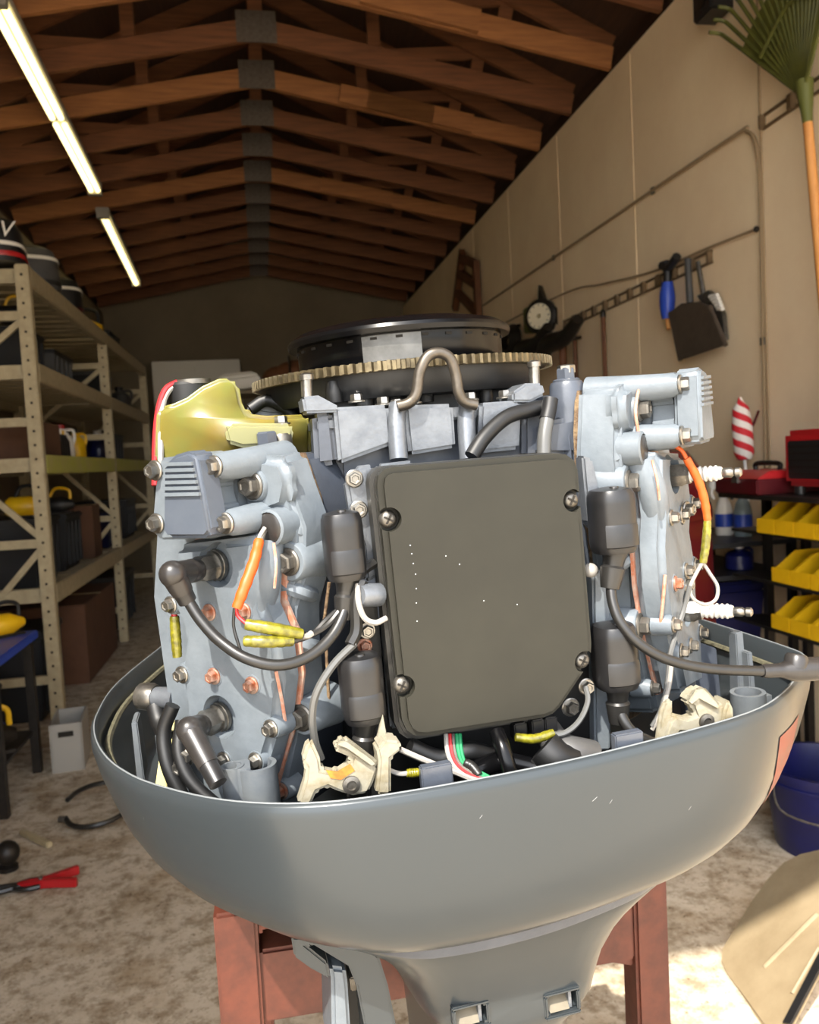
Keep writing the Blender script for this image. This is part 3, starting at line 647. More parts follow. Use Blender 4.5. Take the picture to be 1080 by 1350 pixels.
MB().tube([(0, -.18, .23), (0, -.16, .275), (0, .16, .275), (0, .18, .23)], .013, 8).build('handle', 'dark_plastic', t)
t = thing('tool_box', 'dark red metal toolbox beside the generator', 'tool box', (2.0, 2.985, 1.242))
MB().mm((-.14, -.14, 0), (.16, .16, .06)).build('body', 'dark_red', t, bev=.006); MB().prism([(-.14, .06), (.16, .06), (.1, .09), (-.08, .09)], lambda a, b, h: Vector((a, h, b)), -.14, .16).build('lid', 'red_plastic', t, bev=.005)
MB().tube([(0, -.08, .09), (0, -.07, .115), (0, .07, .115), (0, .08, .09)], .01, 8).build('handle', 'dark_metal', t); MB().box((-.144, 0, .06), (.01, .04, .03)).build('latch', 'steel', t)
t = thing('goods_shelf', 'low dark shelf of bottles along the right wall', 'shelf', (2.0, 3.36, 0))
for z in (.4, .86, 1.0): MB().mm((-.3, -.18, z), (.26, .5, z+.02)).build('shelf_board', 'dark_plastic', t)
for x in (-.3, .23):
    for y in (-.18, .47): MB().mm((x, y, 0), (x+.03, y+.03, 1.0)).build('post', 'dark_metal', t)
# striped umbrella
um = bpy.data.materials.new('umbrella_stripes'); um.use_nodes = True; N = um.node_tree.nodes; L = um.node_tree.links
tc = N.new('ShaderNodeTexCoord'); sp = N.new('ShaderNodeSeparateXYZ'); L.new(tc.outputs['Object'], sp.inputs[0])
at = N.new('ShaderNodeMath'); at.operation = 'ARCTAN2'; L.new(sp.outputs['Y'], at.inputs[0]); L.new(sp.outputs['X'], at.inputs[1])
m1 = N.new('ShaderNodeMath'); m1.operation = 'MULTIPLY'; m1.inputs[1].default_value = 2/(2*math.pi); L.new(at.outputs[0], m1.inputs[0])
m2 = N.new('ShaderNodeMath'); m2.operation = 'MULTIPLY_ADD'; m2.inputs[1].default_value = 15.0; L.new(sp.outputs['Z'], m2.inputs[0]); L.new(m1.outputs[0], m2.inputs[2])
fr = N.new('ShaderNodeMath'); fr.operation = 'FRACT'; L.new(m2.outputs[0], fr.inputs[0])
gt = N.new('ShaderNodeMath'); gt.operation = 'GREATER_THAN'; gt.inputs[1].default_value = .5; L.new(fr.outputs[0], gt.inputs[0])
mx = N.new('ShaderNodeMixRGB'); mx.inputs[1].default_value = (*lin((200, 34, 44)), 1); mx.inputs[2].default_value = (*lin((230, 220, 210)), 1); L.new(gt.outputs[0], mx.inputs[0])
L.new(mx.outputs[0], N['Principled BSDF'].inputs['Base Color']); N['Principled BSDF'].inputs['Roughness'].default_value = .7; MATS['umbrella_stripes'] = um
t = thing('umbrella', 'furled red and white striped umbrella standing on the right-hand shelf', 'umbrella', W(982, 606, 0, 2.2), 0); t.rotation_euler = (R(-5), R(0), 0)
MB().lathe((0, 0, 0), (0, 0, 1), [(.03, .0), (.044, .03), (.046, .15), (.036, .24), (.014, .27), (.006, .29)], 20).build('canopy', 'umbrella_stripes', t)
MB().cyl((0, 0, -.30), (0, 0, .02), .008, n=8).build('shaft', 'white_plastic', t); MB().tube([(.02, 0, .1), (.05, -.02, .17), (.07, -.03, .22)], .006, 6).build('strap', 'dark_red', t)
def spray(loc, label, body, trig):
    t = thing('spray_bottle', label, 'spray bottle', loc)
    MB().lathe((0, 0, 0), (0, 0, 1), [(.036, 0), (.04, .01), (.04, .11), (.03, .15), (.014, .18), (.014, .19)], 18).build('bottle', body, t)
    MB().lathe((0, 0, .04), (0, 0, 1), [(.0406, 0), (.0406, .06)], 18, False).build('label_band', 'blue_plastic', t)
    MB().lathe((0, 0, .19), (0, 0, 1), [(.018, 0), (.018, .025)], 14).build('collar', trig, t)
    MB().box((-.02, 0, .235), (.1, .026, .035)).build('head', trig, t, bev=.006); MB().tube([(-.05, 0, .225), (-.06, 0, .2), (-.05, 0, .17)], .007, 6).build('trigger', trig, t)
p = W(979, 655, 0, 2.14); spray((p.x, p.y, 1.021), 'clear spray bottle with blue band beside the umbrella', 'clear_plastic', 'grey_plastic')
p = W(954, 655, 0, 2.10); spray((p.x, p.y, 1.021), 'white spray bottle left of the clear one', 'white_plastic', 'white_plastic')
p = W(974, 715, 0, 2.08); jug((p.x, p.y, .881), .06, .105, 'navy_plastic', 'white_plastic', 'navy bottle with white cap below the spray bottles')
tote((2.02, 3.56, .421), .4, .44, .40, 'navy_plastic', 'navy_plastic', 'navy tote on the low right-hand shelf behind the engine')
tote((1.22, 3.9, 0), .34, .36, .62, 'navy_plastic', 'dark_plastic', 'tall navy tote with black lid on the floor at right')
tote((2.02, 3.52, 0), .4, .5, .36, 'dark_plastic', 'dark_plastic', 'black tote on the floor under the right-hand shelf')
tote((1.40, 4.45, 0), .45, .5, .75, 'dark_plastic', 'navy_plastic', 'tall black tote with navy lid behind the maroon cowl')
p = W(1055, 1130, 1, 2.62); bucket((1.90, 2.55, 0), .20, .30, 'navy_plastic', 'shiny navy plastic bucket on the floor at far right')
cw = cowl((1.50, 2.98, .72), .36, .4, .72, 'dark_red', 'dark_plastic', 'maroon outboard cowl standing behind the right cylinder head', .5)
for c_ in [c for c in cw.children if c.name.startswith('stripe')]: c_.data.materials[0] = MATS['dark_red']
t = thing('cowl_stool', 'dark stool under the maroon cowl', 'stool', (1.50, 2.98, 0))
MB().mm((-.19, -.2, .68), (.19, .2, .719)).build('stool_top', 'dark_metal', t)
for x in (-.16, .16):
    for y in (-.17, .17): MB().mm((x-.02, y-.02, 0), (x+.02, y+.02, .68)).build('leg', 'dark_metal', t)
# beige panel leaning at the lower right
pp, pn = Vector((1.149, 1.892, .004)), Vector((-.65, .11, .75)).normalized()
pu = Vector((.17, .98, 0)).normalized(); pv = pn.cross(pu); pv = pv if pv.z > 0 else -pv
pts = [(1010, 1360), (975, 1311), (955, 1285), (948, 1268), (950, 1250), (965, 1225), (990, 1185), (1012, 1155), (1032, 1135), (1055, 1123), (1085, 1116), (1115, 1118), (1140, 1135), (1140, 1170), (1120, 1212), (1085, 1268), (1042, 1352)]
poly = [((q-pp).dot(pu), (q-pp).dot(pv)) for q in (PL(a, b, pp, pn) for a, b in pts)]
t = thing('beige_panel', 'scuffed beige plastic panel leaning at the lower right corner', 'panel', pp); o = pp.copy()
tadd(MB().prism(poly, lambda a, b, h: pp+pu*a+pv*b+pn*h, -.018, .0), 'panel', 'beige_panel', bev=.008, seg=3)
def onp(a, b, h=.0): q = PL(a, b, pp, pn); return q+pn*h
tadd(MB().cyl(onp(1008, 1275), onp(1078, 1205), .006, n=8), 'ridge', 'beige_panel')
tadd(MB().cyl(onp(1045, 1310), onp(1080, 1250), .006, n=8), 'ridge', 'beige_panel')
tadd(MB().prism([((q-pp).dot(pu), (q-pp).dot(pv)) for q in (PL(a, b, pp, pn) for a, b in ((1034, 1350), (1044, 1352), (1092, 1262), (1090, 1242)))], lambda a, b, h: pp+pu*a+pv*b+pn*h, 0, .006), 'edge_strip', 'dark_plastic')

# ------------------------------------------------------------------ red steel stand
t = thing('engine_stand', 'rust-red painted steel stand carrying the outboard motor', 'stand', (.2, .95, 0)); o = t.location.copy()
YS = .98; la = W(311, 1200, 1, YS); ra = W(848, 1165, 1, YS); zt = .93
def leg(xt, xb, y, w=.05):
    tadd(MB().loft([[Vector((xb+i*w/2, y+j*w/2, 0)) for i, j in ((-1, -1), (1, -1), (1, 1), (-1, 1))], [Vector((xt+i*w/2, y+j*w/2, zt)) for i, j in ((-1, -1), (1, -1), (1, 1), (-1, 1))]]), 'leg', 'stand_red', bev=.004)
leg(la.x, la.x+.0, YS); leg(ra.x, ra.x+.0, YS, .046); leg(la.x, la.x, YS+.42); leg(ra.x, ra.x, YS+.42, .046)
q = W(370, 1272, 1, YS+.02)
tadd(MB().mm((la.x+.025, YS-.02, q.z-.045), (ra.x-.023, YS+.03, q.z+.045)), 'crossbar', 'stand_red', bev=.004)
tadd(MB().mm((la.x+.025, YS+.40, q.z-.045), (ra.x-.023, YS+.44, q.z+.045)), 'crossbar', 'stand_red', bev=.004)
for x in (la.x, ra.x): tadd(MB().mm((x-.02, YS+.02, .25), (x+.02, YS+.4, .29)), 'side_bar', 'stand_red'); tadd(MB().mm((x-.02, YS+.02, zt-.08), (x+.02, YS+.4, zt-.04)), 'side_bar', 'stand_red')
for x in (la.x, ra.x):
    for y in (YS, YS+.42): tadd(MB().mm((x-.04, y-.04, 0), (x+.04, y+.04, .008)), 'foot_plate', 'stand_red')
q = W(818, 1240, 1, YS); tadd(MB().prism([(ra.x-.023, q.z-.03), (ra.x-.023, q.z+.03), (q.x-.01, q.z+.005), (q.x-.02, q.z-.02)], lambda a, b, h: Vector((a, h, b)), YS-.012, YS+.012), 'tab', 'stand_red', bev=.002)
# ------------------------------------------------------------------ the outboard motor
eng = thing('outboard_motor', 'grey outboard motor with its hood off, powerhead and wiring exposed', 'outboard motor')
EO = EYE + rayd(640, 780)*.60
_a, _b, _c = R(3), R(-1), R(2.5)
_ex = Vector((math.cos(_a), math.sin(_a), 0)); _ey = Vector((-math.sin(_a), math.cos(_a), 0)); _ez = Vector((0, 0, 1))
_ez2 = _ez*math.cos(_b)+_ey*math.sin(_b); EY = _ey*math.cos(_b)-_ez*math.sin(_b)
EX = _ex*math.cos(_c)+_ez2*math.sin(_c); EZ_ = _ez2*math.cos(_c)-_ex*math.sin(_c)
eng.matrix_world = Matrix(((EX.x, EY.x, EZ_.x, EO.x), (EX.y, EY.y, EZ_.y, EO.y), (EX.z, EY.z, EZ_.z, EO.z), (0, 0, 0, 1)))
def loc3(v): return Vector((v.dot(EX), v.dot(EY), v.dot(EZ_)))
EE = loc3(EYE-EO)
def eplane(px, py, p, n):
    d = loc3(rayd(px, py)); n = Vector(n); return EE + d*((Vector(p)-EE).dot(n)/d.dot(n))
def EP(px, py, y): return eplane(px, py, (0, y, 0), (0, 1, 0))
def EZ(px, py, z): return eplane(px, py, (0, 0, z), (0, 0, 1))
def exz(px, y): return [(q.x, q.z) for q in (EP(a, b, y) for a, b in px)]
fy = lambda a, b, h: Vector((a, h, b))

# fasteners shared by many parts
def bolt_mesh(nm, m, r, hh, flange=1.35, cup=True):
    b = MB(); b.lathe((0, 0, 0), (0, 0, 1), [(r*flange*1.05, 0), (r*flange*1.05, r*.2), (r*flange*.92, r*.32)], 20)
    b.lathe((0, 0, r*.25), (0, 0, 1), [(r, 0), (r, hh*.8), (r*.86, hh), (r*.6, hh), (r*.5, hh*.86)] if cup else [(r, 0), (r, hh*.85), (r*.85, hh)], 6)
    return b.mesh(nm, m, 30)
BOLT = bolt_mesh('bolt_m', 'steel', .0048, .0052); BOLTR = bolt_mesh('bolt_r', 'rusty_bolt', .0046, .0050); BIG = bolt_mesh('bolt_b', 'dull_steel', .0074, .0075)
BIGG = bolt_mesh('bolt_g', 'paint_dark', .0085, .010, cup=False); SMALL = bolt_mesh('bolt_s', 'steel', .0042, .0042)

# --- lower cowl (the tray)
RIMZ = -.12
rim_px = [(120, 968), (130, 995), (155, 1019), (200, 1040), (290, 1061), (400, 1066), (520, 1053), (700, 1020), (850, 985), (990, 945), (1040, 915), (1063, 882), (1066, 868), (1034, 853)]
rim = [EZ(a, b, RIMZ) for a, b in rim_px]
rim = [Vector((q.x, q.y)) for q in rim] + [Vector((.335, .28)), Vector((.325, .40)), Vector((.27, .54)), Vector((.15, .63)), Vector((0, .66)), Vector((-.13, .635))] + [Vector((q.x, q.y)) for q in (EZ(a, b, RIMZ) for a, b in ((240, 836), (205, 859), (150, 905), (125, 943)))]
rim = spline([Vector((q.x, q.y, 0)) for q in rim], 5, True)
NR = len(rim); CC = Vector((0.0, .26, 0))
LV = [(-.12, 1.0, 1.0), (-.128, 1.003, 1.003), (-.145, .992, 1.003), (-.165, .972, 1.0), (-.185, .95, .995), (-.203, .918, .987), (-.220, .868, .975), (-.233, .80, .96), (-.241, .73, .946), (-.246, .65, .93)]
def cring(sx, sy, z, off=0.0):
    out = []
    for i, q in enumerate(rim):
        p = Vector((CC.x+(q.x-CC.x)*sx, CC.y+(q.y-CC.y)*sy, z))
        if off:
            t = (rim[(i+1) % NR]-rim[i-1]).normalized(); nrm = Vector((t.y, -t.x, 0)); p += nrm*off
        out.append(p)
    return out
rings = [cring(.90, .90, -.20), cring(.93, .95, -.19), cring(1, 1, -.17, -.022), cring(1, 1, -.135, -.0075), cring(1, 1, RIMZ+.001, -.0055), cring(1, 1, RIMZ+.0025, -.003), cring(1, 1, RIMZ+.001, -.0008)]
rings += [cring(sx, sy, z) for z, sx, sy in LV] + [cring(.60, .915, -.2475)]
lc = MB().loft(rings, True, True).build('lower_cowl', 'cowl_paint', eng, smooth=60)
def cs(fi, lv, off=.0006):
    """a point on the outside of the tray: rim index fi, level lv"""
    i0 = int(math.floor(fi)); f = fi-i0; l0 = min(int(lv), len(LV)-2); g = lv-l0
    def at(i, l):
        z, sx, sy = LV[l]; q = rim[i % NR]; return Vector((CC.x+(q.x-CC.x)*sx, CC.y+(q.y-CC.y)*sy, z))
    p = lambda i, l: at(i, l)
    a = p(i0, l0).lerp(p(i0+1, l0), f); b = p(i0, l0+1).lerp(p(i0+1, l0+1), f); c = a.lerp(b, g)
    tu = (p(i0+1, l0)-p(i0, l0)); tv = b-a; n = tu.cross(tv); n = n if n.dot(c-Vector((0, .26, -.1))) > 0 else -n
    return c+n.normalized()*off
i_r = 11*5          # rim sample near the right end
m = MB(); gr = [[cs(i_r-6.6+u*4.2+v*1.6, 2.2+v*4.2) for u in [k/8 for k in range(9)]] for v in [k/8 for k in range(9)]]
m.loft(gr, False, False, closed=False); m.build('red_decal', 'decal_red', lc, label='worn red decal strip at the right end of the tray')
for fi, lv, l in ((37.5, 2.2, .22), (38.3, 2.45, .12), (8, 1.6, .12), (13, 2.2, .12), (42, 3.6, .1), (6, 1.3, .08), (33, 1.9, .1)):
    m = MB(); m.loft([[cs(fi, lv, .0003), cs(fi+l, lv-.12, .0003)], [cs(fi, lv+.025, .0003), cs(fi+l, lv-.095, .0003)]], False, False, closed=False); m.build('scratch', 'scratch', lc)
m = MB(); edge = cring(1, 1, RIMZ+.0022, -.003); m.tube([edge[i % NR] for i in range(NR+1)], .0007, 6, 1, sm=False); m.build('worn_rim_edge', 'rim_wear', lc)
# sealing strip and stiffening flange inside the rim
m = MB(); seal = cring(1, 1, RIMZ-.018, -.013)
m.tube([seal[i % NR] for i in range(NR+1)], .0032, 6, 1, sm=False); m.build('seal_strip', 'sealant', lc)
# posts, bosses and tabs standing inside the tray
m = MB()
for cx, r, z1 in ((338, .0145, 1004), (306, .0085, 1006)):
    p = EP(cx, z1+3, .024); m.lathe((p.x, p.y, -.165), (0, 0, 1), [(r, 0), (r, p.z+.165), (r*.78, p.z+.165), (r*.78, p.z+.14)], 28)
m.mm((EP(312, 1010, .024).x, .016, -.165), (EP(330, 1010, .024).x, .034, EP(320, 1008, .024).z))
m.build('screw_boss', 'cowl_inner', lc)
m = MB(); p = EP(986, 912, .035); m.lathe((p.x, p.y, -.16), (0, 0, 1), [(.0145, 0), (.0145, p.z+.16), (.011, p.z+.16), (.011, p.z+.13)], 28)
q = EP(1011, 915, .04); m.mm((q.x-.004, .036, -.155), (q.x+.002, .052, q.z)); m.build('screw_boss', 'cowl_inner', lc)
for (a, b, c, d) in ((552, 1008, 597, 1046), (806, 966, 846, 1006)):
    p = EP(a, b, -.03); q = EP(c, d, -.03); m = MB(); m.mm((p.x, -.036, -.19), (q.x, -.028, (p.z+EP(c, b-6, -.03).z)/2)); m.build('tab', 'paint_dark', lc, bev=.001)
for (px, py), y, w, dep in (((179, 945), .20, .005, .03), ((205, 918), .27, .004, .04), ((232, 862), .45, .007, .03), ((970, 832), .12, .008, .012), ((984, 858), .11, .005, .012)):
    p = EP(px, py, y); m = MB(); m.loft([[Vector((p.x+i*w/2*k, y+j*dep/2*k, z)) for i, j in ((-1, -1), (1, -1), (1, 1), (-1, 1))] for k, z in ((1.3, -.165), (1, p.z))]); m.build('rib', 'cowl_inner', lc, bev=.001)
# --- skirt ring and mid-section apron under the tray
m = MB(); m.loft([cring(.585, .905, -.2465), cring(.575, .90, -.258), cring(.57, .895, -.262)]); m.build('skirt_ring', 'paint_dark', eng, bev=.002)
def aring(hx, yf, yb, z, cx=.004, e=.5):
    out = []; n = 48
    for i in range(n):
        a = 2*math.pi*i/n; c, s = math.cos(a), math.sin(a)
        out.append(Vector((cx+hx*math.copysign(abs(c)**e, c), (yf+yb)/2+(yb-yf)/2*math.copysign(abs(s)**e, s), z)))
    return out
AP = [(-.261, .158, .002), (-.264, .155, .002), (-.273, .138, .004), (-.285, .121, .008), (-.30, .107, .013), (-.32, .095, .019), (-.34, .087, .022), (-.352, .081, .021), (-.362, .072, .023), (-.374, .06, .03), (-.40, .055, .04), (-.56, .05, .05)]
cuts = []
SOCK = []
for a, b, w, h in ((622, 1341, .0125, .0085), (742, 1323, .0125, .0085)):
    p = EP(a, b, .021); c = MB(); c.box((p.x, .02, p.z), (w*2, .036, h*2)); c.bevel(.002); cuts.append(c); SOCK.append((p, w, h))
apron = MB().loft([aring(hx, yf, .34, z, .010, .45) for z, hx, yf in AP]).build('midsection_apron', 'cowl_paint', eng, cuts=cuts, smooth=50)
for p, w, h in SOCK:
    m = MB()
    for (x0, x1, z0, z1) in ((-w-.003, w+.003, h, h+.003), (-w-.003, w+.003, -h-.003, -h), (-w-.003, -w, -h, h), (w, w+.003, -h, h)):
        m.mm((p.x+x0, .0200, p.z+z0), (p.x+x1, .028, p.z+z1))
    m.build('socket_frame', 'cowl_paint', apron, bev=.001)
    m = MB(); m.prism([(.024, -h*.95), (.037, h*.5), (.037, -h*.95)], lambda a, b, q: Vector((q, a, p.z+b)), p.x-w*.9, p.x+w*.55); m.build('socket_insert', 'tan_insert', apron)
    MB().mm((p.x+w*.55, .025, p.z-h*.95), (p.x+w*.75, .037, p.z+h*.95)).build('socket_wall', 'cast_silver', apron)
# --- clamp / swivel bracket at the left of the apron
def slab(px, y0, y1, name, mt, bev=.002, parent=eng, yref=None): return MB().prism(exz(px, yref if yref is not None else y0), fy, y0, y1).build(name, mt, parent, bev=bev)
br = slab([(384, 1236), (470, 1236), (500, 1262), (512, 1300), (522, 1350), (528, 1420), (488, 1420), (480, 1350), (470, 1300), (460, 1275), (412, 1246), (405, 1248), (432, 1270), (436, 1292), (410, 1278), (388, 1262)], .04, .12, 'swivel_bracket', 'cowl_paint', .003)
slab([(434, 1275), (456, 1278), (459, 1300), (462, 1350), (466, 1420), (440, 1420), (438, 1350), (437, 1292)], .05, .12, 'bracket_arm', 'paint', .003, br)
slab([(405, 1246), (470, 1246), (486, 1420), (440, 1420), (440, 1290)], .075, .14, 'bracket_recess', 'black_part', .002, br)
slab([(461, 1290), (470, 1288), (472, 1306), (463, 1308)], .055, .09, 'pivot_pin', 'dull_steel', .001, br)

# --- crankcase block
blk = MB(); blk.mm((-.088, .085, -.20), (.102, .30, .135)); blk = blk.build('engine_block', 'paint_dark', eng, bev=.006)
MB().mm((-.103, .078, .128), (.118, .32, .138)).build('top_flange', 'cast_silver', blk, bev=.002)
YP = .07
for px in ([(440, 537), (513, 533), (518, 586), (447, 612)], [(533, 534), (598, 532), (602, 590), (540, 600)], [(634, 531), (689, 527), (686, 592), (630, 598)]):
    slab(px, YP, .1, 'cast_panel', 'cast_silver', .003, blk)
for px in ([(412, 545), (438, 540), (446, 612), (416, 616)], [(690, 546), (768, 530), (772, 600), (690, 604)]):
    slab(px, YP+.006, .1, 'cast_panel', 'paint_dark', .004, blk)
for a in (523, 615): MB().tube([EP(a+2, 533, YP+.006), EP(a, 560, YP+.002), EP(a+3, 606, YP-.004)], .0075, 12).build('cast_rib', 'cast_silver', blk)
slab([(716, 556), (764, 548), (768, 600), (712, 600)], YP-.006, .09, 'cast_boss', 'paint_dark', .004, blk)
for a, b in ((523, 531), (470, 524), (620, 522), (665, 519), (505, 528), (545, 526)):
    inst(BOLT, 'bolt', blk, EP(a, b, .088)+Vector((0, 0, -.004)), (0, 0, 1), 1.05)
# brackets with pins
for (px, pa, pb) in (([(398, 523), (420, 521), (448, 536), (448, 543), (402, 545)], (405, 523), (404, 496)), ([(676, 517), (694, 505), (716, 505), (720, 520), (700, 530), (676, 530)], (705, 507), (704, 479))):
    o_ = slab(px, .07, .105, 'pin_bracket', 'cast_silver', .002, blk)
    MB().cyl(EP(*pa, .085), EP(*pb, .085), .0046, n=14).build('pin', 'steel', o_); q = EP(*pb, .085); MB().lathe(q, (0, 0, 1), [(.0058, -.003), (.0058, .001), (.003, .0025)], 14).build('pin_head', 'steel', o_)
q = EP(747, 505, .08); MB().lathe(q-Vector((0, 0, .05)), (0, 0, 1), [(.017, 0), (.0155, .03), (.0145, .048), (.013, .051)], 20).build('bolt_boss', 'paint_dark', blk)
inst(BIGG, 'bolt', blk, q+Vector((0, 0, .001)), (0, 0, 1), .95)
q = EP(747, 492, .08); MB().lathe(q, (0, 0, 1), [(.0075, 0), (.0075, .006), (.006, .007)], 6).build('bolt_cap', 'steel', blk)
# lifting eye
MB().tube([EP(524, 536, .064), EP(540, 531, .063), EP(549, 518, .062), EP(553, 492, .061), EP(563, 471, .061), EP(578, 465, .061), EP(593, 472, .061), EP(601, 494, .062), EP(605, 518, .062), EP(613, 530, .063), EP(628, 534, .064)], .0044, 12).build('lifting_eye', 'eye_steel', eng)
# --- flywheel
FC = Vector((0.004, .22, 0)); fl = MB().lathe(FC+Vector((0, 0, .150)), (0, 0, 1), [(.02, 0), (.125, .002), (.132, .012), (.132, .024), (.1, .026)], 72).build('flywheel', 'black_part', eng)
m = MB(); NTH = 116; pr = []
for i in range(NTH):
    for f, r in ((0, .1385), (.22, .1385), (.32, .1445), (.68, .1445), (.78, .1385)): pr.append((2*math.pi*(i+f)/NTH, r))
ro = [[FC+Vector((math.cos(a)*r, math.sin(a)*r, z)) for a, r in pr] for z in (.1725, .1800)]
ri = [[FC+Vector((math.cos(a)*.130, math.sin(a)*.130, z)) for a, r in pr] for z in (.1800, .1725)]
m.loft(ro+ri+[ro[0]], False, False); m.build('ring_gear', 'gear_teeth', fl, smooth=20, kind='stuff')
hub = MB().lathe(FC, (0, 0, 1), [(.094, .178), (.0985, .184), (.0985, .202), (.099, .2075)], 72, True).build('rotor_drum', 'black_gloss', fl)
MB().lathe(FC, (0, 0, 1), [(.0985, .2065), (.1065, .2075), (.1075, .2115), (.106, .2145), (.098, .2195), (.085, .2225), (.05, .2235)], 96).build('rotor_cap', 'black_gloss', fl, smooth=25)
for i in range(28):
    a = 2*math.pi*i/28; MB().box(FC+Vector((math.cos(a)*.0987, math.sin(a)*.0987, .2035)), (.0015, .006, .0022), Matrix.Rotation(a, 3, 'Z')).build('vent_slot', 'hole', hub)
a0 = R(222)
m = MB(); m.loft([[FC+Vector((math.cos(R(d))*.0992, math.sin(R(d))*.0992, z)) for d in range(238, 270, 2)] for z in (.184, .2058)], False, False, closed=False); m.build('reflection_band', 'drum_reflection', hub, label='sky reflection drawn as a grey band on the black drum')  # painted reflection of the sky, drawn as a strip over the glossy drum
# stator clutter under the flywheel
for a, b, r in ((480, 520, .008), (560, 512, .007), (640, 512, .006), (440, 512, .007), (520, 514, .006)): MB().lathe(EP(a, b, .12)-Vector((0, 0, .012)), (0, 0, 1), [(r, 0), (r*1.1, .008), (r*.8, .018)], 10).build('stator_coil', 'black_part', fl)
MB().tube([EP(470, 518, .11), EP(500, 508, .11), EP(540, 512, .11), EP(570, 518, .11)], .003, 6).build('stator_wire', 'rubber', fl)
MB().mm((-.085, .13, .137), (.09, .30, .152)).build('stator_plate', 'black_part', fl)
# --- oil tank
tk = MB().prism(exz([(204, 606), (206, 548), (211, 536), (228, 532), (246, 524), (266, 509), (288, 499), (305, 498), (315, 506), (319, 530), (326, 545), (352, 548), (404, 546), (411, 556), (411, 612), (352, 620), (205, 620)], .12), fy, .12, .21).build('oil_tank', 'oil_tank', eng, bev=.014, seg=5, smooth=180, label='translucent yellow-green oil tank')
slab([(296, 566), (302, 558), (384, 558), (388, 566), (384, 586), (320, 590), (300, 584)], .095, .13, 'tank_flange', 'tank_flange', .004, tk)
q = EP(250, 527, .16); MB().lathe(q, (0, 0, 1), [(.019, -.006), (.019, .012), (.017, .0145)], 24).build('tank_cap', 'black_part', tk); MB().lathe(q+Vector((.004, -.003, .0)), (0, 0, 1), [(.0155, .012), (.0155, .016)], 20).build('cap_ring', 'dull_steel', tk)
MB().tube([EP(234, 504, .15), EP(218, 514, .145), EP(209, 540, .14), EP(205, 580, .13), EP(204, 640, .12)], .0026, 8).build('tank_tube', 'red_wire', tk); MB().tube([EP(238, 506, .15), EP(223, 515, .146), EP(214, 538, .14), EP(212, 590, .12), EP(213, 660, .12)], .0024, 8).build('tank_tube', 'white_wire', tk)
inst(BOLT, 'bolt', tk, EP(371, 560, .105), (0, 0, 1), 1.1)
MB().tube([EP(330, 540, .20), EP(352, 528, .20), EP(380, 540, .19), EP(392, 560, .18)], .006, 10).build('hose', 'black_part', tk)
slab([(325, 545), (330, 528), (350, 522), (378, 535), (390, 552)], .21, .24, 'starter_housing', 'cast_silver', .004)
slab([(350, 522), (400, 518), (405, 548), (372, 548)], .22, .26, 'starter_cap', 'stand_red', .003)

